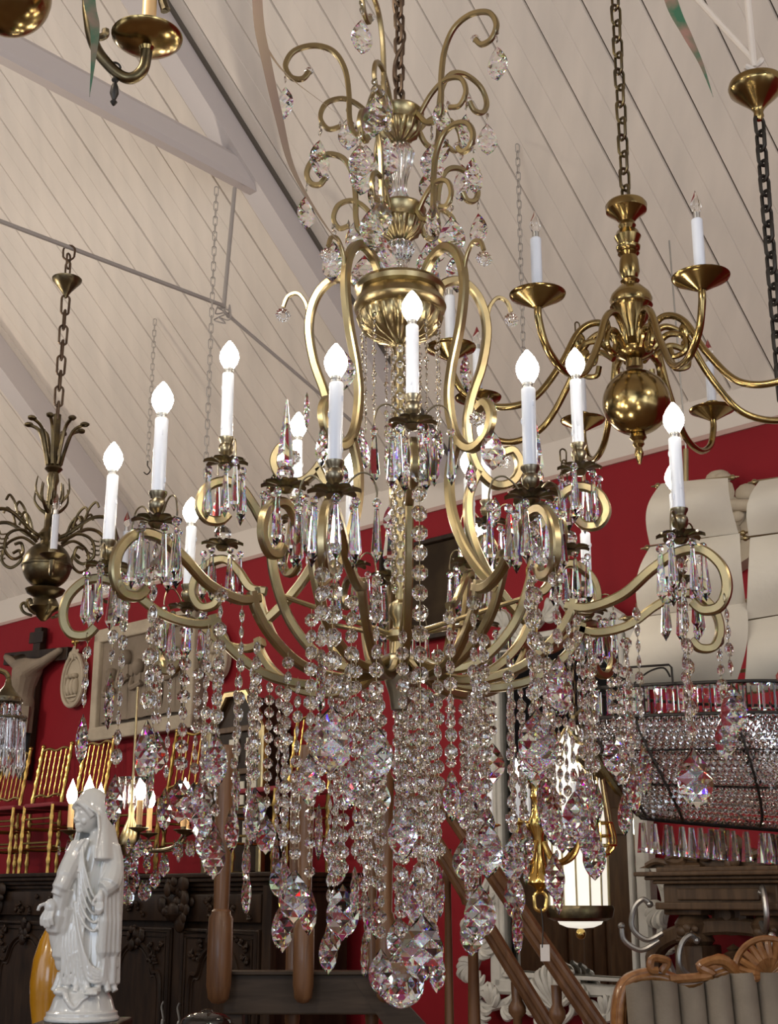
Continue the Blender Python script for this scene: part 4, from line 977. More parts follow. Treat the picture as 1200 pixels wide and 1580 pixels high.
def armoire(label, u0, u1, ztop, depth, off, seed, side_metal=True):
    w = u1-u0; T = wthing('carved_buffet', label, 'cabinet', (u0+u1)/2, 0, off, None); d2 = depth/2
    m = MB(); m.box((0, 0, ztop/2-.03), (w-.06, depth-.04, ztop-.06), .008); m.box((0, 0, .05), (w, depth, .10), .01)
    for x in (-w/2+.05, 0, w/2-.05): m.box((x, -d2+.005, ztop/2), (.075, .05, ztop-.1), .008)
    body = m.build('body', M['dark_oak'], T, False)
    m = MB()
    for i, (e, z0, z1) in enumerate(((.03, -.10, -.075), (.05, -.075, -.05), (.075, -.05, -.025), (.09, -.025, 0))): m.box((0, 0, ztop+(z0+z1)/2), (w+2*e-.06, depth+2*e-.06, z1-z0), .006)
    m.build('cornice', M['dark_oak'], T, False)
    m = MB(); zf = ztop-.19
    m.box((0, -d2-.008, zf), (w-.2, .02, .15), .006); spray(m, (-w*.28, -d2-.02, zf), w*.13, .05, 12, seed); spray(m, (w*.28, -d2-.02, zf), w*.13, .05, 12, seed+1); cluster(m, (0, -d2-.02, zf+.03), .14, 34, seed+2, .5, .25)
    m.lathe([(0, -.05), (.03, -.045), (.06, -.02), (.07, 0), (.05, .005)], 14, (0, -d2-.03, zf-.035)); m.build('carved_frieze', M['dark_oak'], T)
    zt, zb = ztop-.30, .16
    for k, (xa, xb) in enumerate(((-w/2+.10, -.045), (.045, w/2-.10))):
        cx = (xa+xb)/2; hw = (xb-xa)/2; d = MB(); y = -d2-.012
        d.box((cx, y, (zt+zb)/2), (xb-xa, .03, zt-zb), .006)
        d_ = d.build('door', M['dark_oak'], T, False)
        p = MB()
        for e, r_ in ((0, .013), (.03, .007)):
            p.tube([(xa+.02+e, y-.018, zb+.02+e), (xb-.02-e, y-.018, zb+.02+e), (xb-.02-e, y-.018, zt-.02-e), (xa+.02+e, y-.018, zt-.02-e), (xa+.02+e, y-.018, zb+.02+e)], r_, 6)
        lip = hw-.09
        shape = [(-lip, zb+.09), (-lip, zt-.30), (-lip*.72, zt-.24), (-lip*.55, zt-.15), (-lip*.3, zt-.10), (0, zt-.085), (lip*.3, zt-.10), (lip*.55, zt-.15), (lip*.72, zt-.24), (lip, zt-.30), (lip, zb+.09)]
        p.tube(spline([(cx+x, y-.018, z) for x, z in shape], 5), .014, 6); p.tube(spline([(cx+x*.88, y-.016, z-.025) for x, z in shape], 5), .006, 5)
        p.build('panel_moulding', M['dark_oak'], d_)
        c = MB(); cluster(c, (cx, y-.02, zt-.055), .075, 22, seed+5+k, .6, .3); c.build('crest_carving', M['dark_oak'], d_)
        for sx in (-1, 1): spray(MB(), (cx+sx*lip*.78, y-.018, zt-.12), .06, .07, 7, seed+9+sx+k).build('leaf_carving', M['dark_oak'], d_)
        h = MB(); hx = xb-.03 if k == 0 else xa+.03; h.tube(spline([(hx, y-.025, zt-.40), (hx-.012, y-.03, zt-.43), (hx+.01, y-.03, zt-.50), (hx-.01, y-.03, zt-.58), (hx, y-.025, zt-.64)], 5), .007, 6); h.ball((hx, y-.03, zt-.52), (.012, .008, .03), 8, 6); h.build('handle', M['steel'], d_)
    return T
uA0, _ = wl(168, 1400, .62); uA1, _ = wl(440, 1400, .62); zA = wl(300, 1348, .62)[1]
armoire('dark carved oak buffet with two doors behind the white statue and crystal drops', uA0, uA1, zA, .58, .40, 11)
uB1, _ = wl(128, 1400, .62); zB = wl(50, 1348, .62)[1]
armoire('dark carved oak buffet at the left edge under the gold chairs', uB1-1.9, uB1, zB, .58, .40, 31)

# ---- gold slatted chairs standing on the buffets ----
def gold_chair():
    T = thing('gold_chair', 'x', 'chair'); W2, D2, SH, TH_ = .19, .19, .45, .92
    m = MB(); m.box((0, 0, SH), (.40, .40, .03), .012); m.build('seat', mat('chair_seat', (.22, .02, .03), .7), T)
    def turned(a, b, r): 
        P = [Vector(a).lerp(Vector(b), i/16) for i in range(17)]; mb = MB(); mb.tube(P, [r*(1.5 if i in (3, 7, 10, 13) else 1) for i in range(17)], 8); return mb
    for x in (-W2, W2): turned((x, -D2, SH), (x*1.02, -D2-.01, 0), .013).build('leg', M['gold_paint'], T)
    for x in (-W2, W2):
        mb = turned((x, D2, 0), (x, D2, SH), .013); q = turned((x, D2, SH), (x*.97, D2+.07, TH_), .013); mb.add(q.v, q.f); mb.build('leg', M['gold_paint'], T)
    b = MB()
    for z, k in ((SH+.10, .017), (TH_-.03, .065)):
        b.tube(spline([(-W2, D2+k, z), (-W2*.5, D2+k, z+.018), (0, D2+k, z), (W2*.5, D2+k, z+.018), (W2, D2+k, z)], 5), .010, 7)
    for i in range(5):
        x = -W2*.66 + W2*.33*i; q = turned((x, D2+.017, SH+.10), (x, D2+.066, TH_-.025), .0055); b.add(q.v, q.f)
    for x in (-W2, W2): b.ball((x*.97, D2+.072, TH_+.01), .018, 8, 6)
    b.build('backrest', M['gold_paint'], T)
    s = MB()
    for z in (.20, .36):
        s.tube([(-W2, -D2, z), (W2, -D2, z)], .008, 6); s.tube([(-W2, D2, z), (W2, D2, z)], .008, 6)
    for z in (.16, .30):
        for x in (-W2, W2): s.tube([(x, -D2, z), (x, D2, z)], .008, 6)
    s.build('stretchers', M['gold_paint'], T); return T
GC = gold_chair()
def put_chair(px, u_off, rz, label, z, v, first=False):
    o = GC if first else copy_tree(GC)
    d = ray(px, 1340); s = v/d.dot(NV); p = Vector((0, 0, EYE)) + d*s
    o.location = (p.x, p.y, z); o.rotation_euler.z = rz; tag(o, label, 'chair', 'gold chairs on the buffets'); return o
put_chair(92, 0, R(-47), 'gold slat-back chair on the left buffet nearest the white statue', zB+.002, WALL_V-.40, True)
put_chair(28, 0, R(-43), 'gold slat-back chair second from the statue on the left buffet', zB+.002, WALL_V-.40)
put_chair(-34, 0, R(-45), 'gold slat-back chair cut by the left photo edge on the left buffet', zB+.002, WALL_V-.40)
put_chair(246, 0, R(-40), 'gold slat-back chair on the buffet behind the small lit chandelier', zA+.002, WALL_V-.40)
put_chair(432, 0, R(-48), 'gold slat-back chair on the buffet end seen between crystal strands', zA+.002, WALL_V-.40)

# ---- mirror-cornered wall cabinet standing on the buffet end ----
u0, z1 = wl(332, 1078, .25); u1, _ = wl(412, 1100, .25)
T = wthing('glazed_wall_cabinet', 'dark glazed cabinet with chamfered brass frame behind the left crystal curtain', 'cabinet', (u0+u1)/2, zA, .16)
w = u1-u0; h = z1-zA
m = MB(); pf = lambda e: [(-w/2+e, e), (w/2-e, e), (w/2-e, h-.22), (w/2-.16-e*.5, h-e), (-w/2+.16+e*.5, h-e), (-w/2+e, h-.22)]
m.prism(pf(.02), -.10, .12); m.build('body', M['dark_oak'], T, False)
m = MB(); P = [(x, -.115, z) for x, z in pf(.0)]; m.tube(P+[P[0]], 1, rect=(.05, .05), up=(0, 1, 0)); m.build('brass_frame', M['antique_brass'], T, False)
m = MB()
for z in (.34, .56, .80): m.box((0, -.112, h*z), (w*.9, .02, .035), .004)
m.build('shelf', M['oak'], T, False)
m = MB()
M['cream_card'] = mat('cream_card', (.62, .58, .48), .6)
for x, z in ((-.2, .44), (.06, .44), (.25, .44), (-.05, .68), (.22, .68), (.2, .22)): MB().box((0, 0, 0), (w*.17, .012, h*.13), .003).build('pale_panel', M['cream_card'], T, False, loc=(x*w*1.2, -.108, h*z))

# ---- carved relief, medallions, crucifix, dark picture ----
a, b = wl(160, 1060), wl(318, 1020); z0 = wl(255, 1133)[1]; z1 = wl(255, 955)[1]
T = wthing('stone_relief', 'large rectangular stone relief of standing figures on the red wall', 'relief', (a[0]+b[0])/2, z0, .04)
w = b[0]-a[0]; h = z1-z0
m = MB(); m.box((0, 0, h/2), (w, .07, h), .012); m.build('slab', M['dark_stone'], T, False)
m = MB(); m.box((0, -.045, .05), (w, .06, .10), .012); m.box((0, -.045, h-.05), (w, .05, .10), .012); m.box((-w/2+.04, -.045, h/2), (.08, .05, h), .012); m.box((w/2-.04, -.045, h/2), (.08, .05, h), .012); m.build('border', M['stone'], T, False)
for i, (x, hh) in enumerate(((-.30, .46), (-.16, .62), (-.03, .5), (.12, .66), (.30, .56))):
    m = MB(); X = x*w; H2 = h*hh
    m.grid(lambda u, v: (X + (.11-.05*v+.012*math.cos(9*u*PI))*math.cos(PI*(1-u)), -.035 - .055*math.sin(PI*u)*(1-.3*v), .12 + H2*.78*v), 18, 8)
    m.ball((X, -.06, .12+H2*.88), (.045, .05, .062), 10, 8); m.tube(spline([(X-.06, -.06, .12+H2*.7), (X-.02, -.10, .12+H2*.52), (X+.07, -.08, .12+H2*.6)], 4), .022, 7); m.build('figure', M['dark_stone'], T)
def medallion(px, py, wpx, hpx, label, cross):
    u, z = wl(px, py); s = px_size(px, py, on_wall(px, py).y); hw, hh = wpx*s/2/math.cos(TH)*.95, hpx*s/2
    T = wthing('oval_medallion', label, 'medallion', u, z-hh, .04)
    def ov(k, n=40): return [(hw*k*math.cos(2*PI*i/n)*(1-.12*math.sin(2*PI*i/n)), 0, hh + hh*k*math.sin(2*PI*i/n)) for i in range(n)]
    m = MB(); P = ov(.95); m.prism([(p[0], p[2]) for p in P], -.012, .02); m.build('oval_plate', M['stone'], T, False)
    m = MB(); P = ov(.92); m.tube([Vector(p)+Vector((0, -.02, 0)) for p in P+[P[0]]], hw*.11, 8); P = ov(.74); m.tube([Vector(p)+Vector((0, -.018, 0)) for p in P+[P[0]]], hw*.05, 6); m.build('rim', M['stone'], T)
    m = MB(); q = random.Random(int(px))
    for i, x in enumerate((-.3, .02, .32)): m.ball((x*hw, -.02, hh*.75), (hw*.16, .03, hh*.30), 10, 8); m.ball((x*hw, -.03, hh*1.12), (hw*.10, .03, hh*.085), 8, 6)
    m.box((0, -.02, hh*.42), (hw*1.0, .03, hh*.08), .01); m.build('carved_scene', M['stone'], T)
    m = MB(); cluster(m, (0, -.02, hh*1.98), hw*.3, 9, 3, .5, .4); m.build('top_carving', M['stone'], T)
    if cross:
        m = MB(); zc = hh*2.30; m.box((0, -.015, zc), (.022, .015, hh*.34), .004); m.box((0, -.015, zc+hh*.05), (hh*.24, .015, .022), .004)
        for dx, dz in ((0, .17), (.12, .05), (-.12, .05)): m.ball((dx*hh, -.015, zc+dz*hh), .02, 8, 6)
        m.build('gilt_cross', M['gold_paint'], T)
medallion(123, 1050, 46, 88, 'cream oval medallion with a small gilt cross on top, left of the relief', True)
medallion(344, 1012, 42, 84, 'cream oval medallion on the red wall just right of the stone relief', False)
u, z = wl(50, 1090, .03); s = px_size(50, 1090, on_wall(50, 1090).y)
T = wthing('crucifix', 'dark wooden crucifix with a carved grey figure on the red wall', 'crucifix', u, wl(40, 1205)[1], .05)
zc = lambda py: wl(50, py)[1] - T.location.z
T.rotation_euler = (0, R(4), WR)
m = MB(); m.box((0, 0, (zc(975)+0)/2), (.10, .06, zc(975)), .008); m.box((0, -.005, zc(1018)), (.95, .06, .10), .008); m.box((0, -.03, zc(990)), (.2, .02, .09), .006); m.build('cross', M['dark_oak'], T, False)
sk = bpy.data.meshes.new('figure'); z = zc
V = [(-.03, -.09, zc(1100)), (-.02, -.09, zc(1075)), (-.01, -.09, zc(1052)), (0, -.08, zc(1038)), (-.03, -.12, zc(1027)), (-.22, -.07, zc(1028)), (-.42, -.05, zc(1014)), (.20, -.07, zc(1030)), (.42, -.05, zc(1012)),
     (-.10, -.10, zc(1102)), (-.02, -.14, zc(1128)), (-.01, -.08, zc(1160)), (.04, -.10, zc(1102)), (.06, -.14, zc(1126)), (.03, -.08, zc(1158)), (-.005, -.12, zc(1168)), (-.04, -.14, zc(1018))]
E = [(0, 1), (1, 2), (2, 3), (3, 4), (4, 16), (3, 5), (5, 6), (3, 7), (7, 8), (0, 9), (9, 10), (10, 11), (0, 12), (12, 13), (13, 14), (11, 15)]
RAD = [.105, .10, .115, .085, .05, .05, .03, .05, .03, .075, .055, .035, .075, .055, .035, .03, .065]
sk.from_pydata(V, E, []); fig = link('figure', sk, T); sk.materials.append(M['dark_stone'])
md = fig.modifiers.new('skin', 'SKIN')
for i, r_ in enumerate(RAD): sk.skin_vertices[0].data[i].radius = (r_, r_*.8)
sk.skin_vertices[0].data[0].use_root = True
fig.modifiers.new('sub', 'SUBSURF').levels = 2
m = MB(); m.grid(lambda u, v: (-.03 + (.13+.02*math.cos(14*u*PI))*math.cos(2*PI*u), -.10 + .10*math.sin(2*PI*u), zc(1094) - v*.20), 28, 4); m.build('loincloth', M['dark_stone'], T)
# dark picture seen through the arms
a, b = wl(598, 900), wl(742, 900); z0, z1 = wl(670, 985)[1], wl(670, 838)[1]
T = wthing('dark_painting', 'dark brown painting on the red wall seen through the chandelier arms', 'painting', (a[0]+b[0])/2, z0, .02)
m = MB(); m.box((0, 0, (z1-z0)/2), (b[0]-a[0], .03, z1-z0), .006); m.build('canvas', mat('old_canvas', (.030, .020, .013), .8, spec=.1, vary=(3.5, (.075, .052, .028), .45, .75)), T, False)
m = MB(); w, h = b[0]-a[0], z1-z0; m.tube([(-w/2, -.02, 0), (w/2, -.02, 0), (w/2, -.02, h), (-w/2, -.02, h), (-w/2, -.02, 0)], 1, rect=(.05, .04), up=(0, 1, 0)); m.build('picture_frame', M['dark_oak'], T, False)
# carved console high on the wall at right
u, z = wl(1140, 820); T = wthing('carved_wall_ornament', 'tan carved wall ornament between the two stacks of sails', 'ornament', u, wl(1140, 885)[1], .06)
hh = wl(1140, 768)[1] - T.location.z
m = MB(); m.prism([(-.16, hh*.35), (-.10, hh*.1), (0, 0), (.10, hh*.1), (.16, hh*.35), (.20, hh*.7), (.1, hh*.86), (-.1, hh*.86), (-.20, hh*.7)], -.05, .05); cluster(m, (0, -.05, hh*.92), .13, 16, 3, .6, .4); m.tube(spline([(-.2, -.06, hh*.72), (0, -.1, hh*.8), (.2, -.06, hh*.72)], 6), .03, 8)
m.lathe([(0, -.1), (.05, -.05), (.055, .02), (.03, .07), (0, .08)], 12, (.02, -.06, hh*.45)); m.build('carving', M['stone'], T, True, 50)

# ---- big white-framed mirror on the wall ----
a, b = wl(772, 1450, .08), wl(1000, 1400, .08); z0 = wl(880, 1526, .08)[1]; z1 = wl(880, 975, .08)[1]
T = wthing('ornate_mirror', 'tall mirror in an ornate grey-white carved frame on the red wall', 'mirror', (a[0]+b[0])/2, z0, .08)
w, h = b[0]-a[0], z1-z0
M['mirror'] = mat('mirror_glass', (.72, .72, .70), .02, 1.0)
m = MB(); m.box((0, .02, h/2), (w, .02, h)); m.build('glass', M['mirror'], T, False)
m = MB()
for e, t, y in ((0, .085, -.005), (.055, .03, -.04)):
    m.tube([(-w/2+e, y, e), (w/2-e, y, e), (w/2-e, y, h-e), (-w/2+e, y, h-e), (-w/2+e, y, e)], 1, rect=(t, t), up=(0, 1, 0))
m.build('inner_frame', M['grey_paint'], T, False)
def acanthus(mb, c, a, L, r):
    """one curling leaf"""
    for k_ in range(5):
        t = k_/4; b_ = a + (t-.5)*1.4; l = L*(1-.45*abs(t-.5))
        mb.tube(spline([c, (c[0]+l*.5*math.cos(b_), c[1]-r*1.2, c[2]+l*.5*math.sin(b_)), (c[0]+l*.85*math.cos(b_+.25), c[1]-r*1.5, c[2]+l*.85*math.sin(b_+.25)), (c[0]+l*.95*math.cos(b_+.5), c[1]-r*.6, c[2]+l*.95*math.sin(b_+.5))], 4), [r*.7]*3 + [r]*5 + [r*.9, r*.8, r*.6, r*.5, r*.3], 6)
def scrollwork(mb, pts, r, leaves=True, seed=0):
    P = spline(pts, 6); mb.tube(P, r, 7); q = random.Random(seed)
    if leaves:
        for i in range(3, len(P)-2, 4):
            d = (P[i+1]-P[i]).normalized(); a = math.atan2(d.z, d.x)
            acanthus(mb, P[i], a+(.9 if i % 8 < 4 else -.9), r*5.5, r*.8)
for nm, pts in (('left_leaf_carving', [(-w/2-.04, -.03, h*.30), (-w/2-.13, -.03, h*.20), (-w/2-.11, -.03, h*.10), (-w/2-.17, -.03, .02), (-w/2-.10, -.03, -.10), (-w/2+.02, -.03, -.09), (-w/2+.12, -.03, -.05)]),
                ('bottom_leaf_carving', [(w*.02, -.03, -.10), (w*.14, -.03, -.06), (w*.24, -.03, -.12), (w*.36, -.03, -.06), (w*.48, -.03, -.10)]),
                ('bottom_leaf_carving', [(-w*.34, -.03, -.06), (-w*.25, -.03, -.12), (-w*.15, -.03, -.06)]),
                ('right_leaf_carving', [(w/2+.05, -.03, h*.34), (w/2+.12, -.03, h*.24), (w/2+.08, -.03, h*.13), (w/2+.14, -.03, h*.03), (w/2+.05, -.03, -.05)]),
                ('top_leaf_carving', [(-w*.45, -.03, h+.02), (-w*.30, -.03, h+.10), (-w*.16, -.03, h+.05), (-w*.04, -.03, h+.16)]),
                ('top_leaf_carving', [(w*.45, -.03, h+.02), (w*.30, -.03, h+.10), (w*.16, -.03, h+.05), (w*.04, -.03, h+.16)])):
    m = MB(); scrollwork(m, pts, .022, True, 3); m.build(nm, M['grey_paint'], T)
m = MB()
for i in range(9):
    a_ = R(20 + 140*i/8); m.tube(spline([(-.06, -.06, -.10), (-.06+.13*math.cos(a_), -.10, -.08+.15*math.sin(a_)), (-.06+.17*math.cos(a_), -.05, -.08+.20*math.sin(a_))], 5), [.008]*3+[.017]*5+[.012]*3, 7)
m.tube(spline([(-.14, -.06, -.02), (-.16, -.07, -.10), (-.06, -.07, -.16), (.04, -.07, -.10), (.02, -.06, -.02)], 5), .016, 7); m.build('shell_carving', M['grey_paint'], T)

# ---- brown armoire across the room, seen only in the mirror ----
p = Vector((-3.0, 6.35, 0))
T = thing('panelled_wardrobe', 'brown panelled wardrobe reflected in the ornate mirror', 'wardrobe', p, R(90))
m = MB(); m.box((0, 0, 1.05), (1.7, .6, 2.1), .02); m.build('body', M['oak'], T, False)
for x in (-.42, .42):
    m = MB(); m.box((x, -.31, 1.0), (.78, .03, 1.8), .01); d_ = m.build('door', M['oak'], T, False); m = MB(); m.tube([(x-.28, -.335, .25), (x+.28, -.335, .25), (x+.28, -.335, 1.7), (x-.28, -.335, 1.7), (x-.28, -.335, .25)], .02, 6); m.build('panel_moulding', M['oak'], d_)
m = MB(); m.box((0, 0, 2.14), (1.86, .76, .09), .02); m.build('cornice', M['oak'], T, False)

# ---- hall stand with arch on the red wall at right ----
OF = .26
def hs(px, py, off=OF): return wl(px, py, off)
uc, zc_ = hs(1128, 1355); base = wthing('carved_hall_stand', 'brown carved hall stand with arch and coat hooks behind the sofa', 'hall stand', uc, 0, OF)
X = lambda px: hs(px, 1400)[0] - uc
Z = lambda py: hs(1100, py)[1]
T = base; xl, xr = X(1046), -X(1046)
m = MB()
for i, (e, y0, y1) in enumerate(((.10, 1352, 1345), (.06, 1358, 1352), (.03, 1364, 1358))): m.box((0, -.02, (Z(y0)+Z(y1))/2), (xr-xl+2*e, .22+2*e*.6, Z(y1)-Z(y0)), .006)
m.box((0, 0, Z(1342)), (xr-xl+.04, .26, Z(1338)-Z(1346)), .006); m.build('cornice', M['oak'], T, False)
m = MB(); m.box((0, 0, (Z(1364)+Z(1396))/2), (xr-xl, .22, Z(1364)-Z(1396)), .006); m.box((0, -.115, (Z(1372)+Z(1388))/2), ((xr-xl)*.72, .02, Z(1372)-Z(1390)), .006); m.box((0, -.02, Z(1398)), (xr-xl+.04, .26, .03), .006); m.build('frieze', M['oak'], T, False)
for sx in (-1, 1):
    cx = sx*(xr-.09); m = MB(); m.box((cx, 0, Z(1406)), (.19, .22, Z(1400)-Z(1412)), .008); m.lathe([(.06, Z(1512)), (.065, Z(1460)), (.085, Z(1452)), (.07, Z(1440)), (.085, Z(1425)), (.06, Z(1412))], 12, (cx, -.02, 0)); m.box((cx, 0, Z(1540)), (.14, .16, Z(1455)-Z(1620)), .008); m.box((cx, 0, Z(1620)/2), (.15, .18, Z(1620)), .008); cluster(m, (cx, -.08, Z(1438)), .06, 10, 4, .6, .35); m.build('side_post', M['oak'], T, True)
m = MB(); ra = X(1128+50) if False else .34
P = [(-.40, -.02, 0), (-.40, -.02, Z(1500))] + [(-.40*math.cos(PI*i/14), -.02, Z(1480) + (Z(1428)-Z(1480))*math.sin(PI*i/14)) for i in range(15)] + [(.40, -.02, Z(1500)), (.40, -.02, 0)]
m.tube(P, 1, rect=(.075, .07), up=(0, 1, 0)); m.build('arch', M['oak'], T, True, 30)
m = MB(); m.at((0, 0, Z(1411)), 0, PI/2); m.lathe([(0, -.02), (.085, -.02), (.085, .04), (.06, .055), (.05, .04), (.03, .04), (.022, .06), (0, .06)], 24, cap=False); m.at(); m.build('roundel', M['oak'], T, True, 30)
m = MB(); ph = Z(1306)-Z(1338); m.prism([(-.44, Z(1338)), (.44, Z(1338)), (.40, Z(1338)+ph*.15), (.22, Z(1338)+ph*.55), (.08, Z(1338)+ph*.95), (-.08, Z(1338)+ph*.95), (-.22, Z(1338)+ph*.55), (-.40, Z(1338)+ph*.15)], -.05, .02)
cluster(m, (0, -.05, Z(1338)+ph*.55), .10, 14, 8, .6, .35); 
for sx in (-1, 1): m.tube(spline([(sx*.12, -.06, Z(1338)+ph*.4), (sx*.2, -.07, Z(1338)+ph*.62), (sx*.27, -.07, Z(1338)+ph*.4), (sx*.22, -.07, Z(1338)+ph*.22), (sx*.18, -.07, Z(1338)+ph*.35)], 5), .018, 7); m.tube(spline([(sx*.26, -.06, Z(1338)+ph*.15), (sx*.33, -.07, Z(1338)+ph*.32), (sx*.39, -.06, Z(1338)+ph*.12)], 5), .015, 7)
m.build('pediment_carving', M['oak'], T, True, 50)
m = MB(); bx = xl+.09; m.lathe([(.13, Z(1338)), (.13, Z(1335)), (.085, Z(1330)), (.075, Z(1316)), (.10, Z(1313)), (.16, Z(1309)), (.17, Z(1304)), (0, Z(1304))], 4, (bx, 0, 0), a0=PI/4); m.build('corner_bowl', M['oak'], T, False)
m = MB(); m.lathe([(.04, Z(1530)), (.05, Z(1492)), (.04, Z(1487)), (.105, Z(1482)), (.115, Z(1475)), (.05, Z(1472)), (.02, Z(1466)), (.03, Z(1462)), (0, Z(1455))], 20, (.0, -.02, 0)); m.build('urn_finial', M['oak'], T)
def hook_mb(big):
    mb = MB(); mb.tube(spline([(0, 0, 0), (0, -.07, -.03), (0, -.13, .02), (0, -.12, .10), (0, -.08, .14), (0, -.05, .12)] if big else [(0, 0, 0), (0, -.08, -.04), (0, -.15, 0), (0, -.16, .06)], 6), .012, 8); mb.ball((0, -.05, .12) if big else (0, -.16, .06), .016, 8, 6); return mb
for px, py, big, ax in ((1040, 1440, True, .9), (1034, 1452, False, .9), (1192, 1422, True, -.7), (1196, 1462, False, -.7), (1108, 1495, True, .6)):
    hook_mb(big).build('coat_hook', M['steel'], T, loc=(X(px), -.10, Z(py)), rz=-ax)

# ---- sofa ----
YF = 5.0; O = at(1180, 1500, YF); 
T = thing('camelback_sofa', 'grey-beige channel-backed sofa with carved wooden shell crest, lower right', 'sofa', (O.x, O.y, 0))
M['velvet'] = mat('beige_velvet', (.22, .18, .135), .85, bump=(90, .15), vary=(8, (.27, .225, .17), .4, .7))
M['honey_wood'] = wood('honey_wood', (.24, .10, .03), (.40, .19, .07), .28, (5, 5, 5), coat=.4)
def LF(px, py, dy=0): p = at(px, py, YF); return (p.x - O.x, dy, p.z)
edge = [LF(958, 1640), LF(955, 1590), LF(957, 1545), LF(968, 1518), LF(992, 1507), LF(1020, 1508), LF(1050, 1518), LF(1080, 1514), LF(1110, 1500), LF(1140, 1495), LF(1175, 1494)]
edge = edge + [(-x, y, z) for x, y, z in reversed(edge[:-1])]
E_ = spline(edge, 6)
m = MB(); m.tube(E_, 1, rect=(.075, .055), up=(0, 1, 0)); m.tube([p + Vector((0, -.03, 0)) for p in E_], .016, 8)
m.build('carved_rail', M['honey_wood'], T, True, 50)
for sx in (-1, 1):
    c = LF(1018, 1508); m = MB(); m.tube(spline([(sx*(-c[0])+0, -.04, c[2]+.02), (sx*(-c[0]-.02), -.05, c[2]+.055), (sx*(-c[0]+.03), -.05, c[2]+.065), (sx*(-c[0]+.04), -.05, c[2]+.03), (sx*(-c[0]+.015), -.05, c[2]+.025)], 5), .014, 7); m.build('scroll_carving', M['honey_wood'], T)
zs = LF(1178, 1494)[2]; m = MB()
for i in range(13):
    a_ = R(-10 + 200*i/12); m.tube([(0, -.05, zs-.02), (.06*math.cos(a_), -.075, zs-.02+.06*math.sin(a_)), (.105*math.cos(a_), -.06, zs-.01+.10*math.sin(a_))], [.006, .015, .012], 7)
m.tube([(.115*math.cos(R(-10+200*i/24)), -.05, zs-.01+.11*math.sin(R(-10+200*i/24))) for i in range(25)], .012, 7)
for sx in (-1, 1): m.tube(spline([(sx*.09, -.05, zs-.03), (sx*.16, -.06, zs+.03), (sx*.24, -.06, zs+.01), (sx*.20, -.06, zs-.02), (sx*.34, -.045, zs-.035)], 6), [.02]*8+[.016]*17, 8)
m.build('shell_crest', M['honey_wood'], T)
TOPX = [(p.x, p.z) for p in E_]
def top_at(x):
    best = max((q[1] for q in TOPX if abs(q[0]-x) < .03), default=.5); return best
xa = min(q[0] for q in TOPX)+.02
m = MB()
def back(u, v):
    x = xa + (-2*xa)*u; zt = top_at(x)-.01; z = .42 + (zt-.42)*v; ch = abs(math.sin(u*PI*11)); 
    return (x*(1 - .0*v), -.05 - .045*(ch**.45) * (1 if .09 < u < .91 else .9) - .10*(1-v), z)
m.grid(back, 132, 10); m.grid(lambda u, v: (lambda p: (-p[0], .03, p[2]))(back(u, v)), 60, 4); m.build('upholstered_back', M['velvet'], T, True, 80)
m = MB(); m.box((0, -.38, .36), (-2*xa-.05, .68, .18), .05); m.build('seat', M['velvet'], T)
m = MB(); m.box((0, -.38, .25), (-2*xa, .70, .07), .02); m.build('seat_rail', M['honey_wood'], T)
for sx in (-1, 1):
    for y in (-.68, .0):
        m = MB(); m.tube(spline([(sx*(xa+.06), y, .24), (sx*(xa+.03), y-.03, .14), (sx*(xa+.08), y, .05), (sx*(xa+.05), y-.02, 0)], 5), [.04, .04, .04, .038, .036, .034, .03, .028, .026, .025, .025, .025, .026, .027, .028, .03], 8); m.build('leg', M['honey_wood'], T)
    m = MB(); m.tube(spline([(sx*xa, -.05, .72), (sx*xa, -.25, .66), (sx*xa, -.5, .62), (sx*xa, -.62, .56), (sx*xa, -.62, .45), (sx*xa, -.6, .27)], 6), .03, 8); m.build('armrest', M['honey_wood'], T)

# ---- wooden stair with landing ----
YT = 5.0; O = at(470, 1540, YT); O.z = 0
T = thing('wooden_staircase', 'dark wooden stair landing with turned drop posts and two sloping handrails', 'staircase', O)
def LT(px, py, dy=0): p = at(px, py, YT+dy); return Vector((p.x - O.x, dy, p.z))
kt = px_size(470, 1500, YT)
a, b = LT(345, 1503), LT(588, 1566); m = MB(); m.box(((a.x+b.x)/2, .04, (a.z+b.z)/2), (b.x-a.x, .07, a.z-b.z), .006); m.box(((a.x+b.x)/2, .03, a.z+.004), (b.x-a.x+.01, .10, .012), .003); m.build('landing_beam', M['grey_wood'], T, False)
m = MB(); a1, b1 = LT(348, 1506), LT(372, 1600); m.box(((a1.x+b1.x)/2, .07, a1.z/2), (b1.x-a1.x, .09, a1.z-.01), .006); m.build('landing_post', M['grey_wood'], T, False)
m = MB(); P = [LT(540, 1505), LT(588, 1505), LT(800, 1740), LT(700, 1740)]; m.prism([(p.x, p.z) for p in P], .0, .08); m.build('stringer', M['grey_wood'], T, False)
def drop_post(px, top, ybot, hw, y, neck):
    z0, z1 = LT(px, ybot, y).z, LT(px, top, y).z; zn = LT(px, neck, y).z; r = hw*kt; mb = MB()
    mb.lathe([(0, z0), (r*.55, z0+.006), (r*.86, z0+.022), (r*.92, z0+.045), (r, z0+.06), (r*1.02, (z0+zn)/2), (r, zn-.02), (r*.8, zn-.004), (r*.8, zn+.004), (r*.62, zn+.012), (r*.78, (zn+z1)/2+.05), (r*.7, z1-.02), (r*.6, z1)], 20, (LT(px, 1500, y).x, y, 0)); mb.build('drop_post', M['red_wood'], T)
drop_post(338, 1150, 1550, 19, -.06, 1408); drop_post(468, 1150, 1549, 16, -.06, 1424); drop_post(595, 1150, 1548, 16, -.06, 1412)
drop_post(452, 1200, 1600, 12, .16, 1428); drop_post(574, 1200, 1600, 11, .16, 1420)
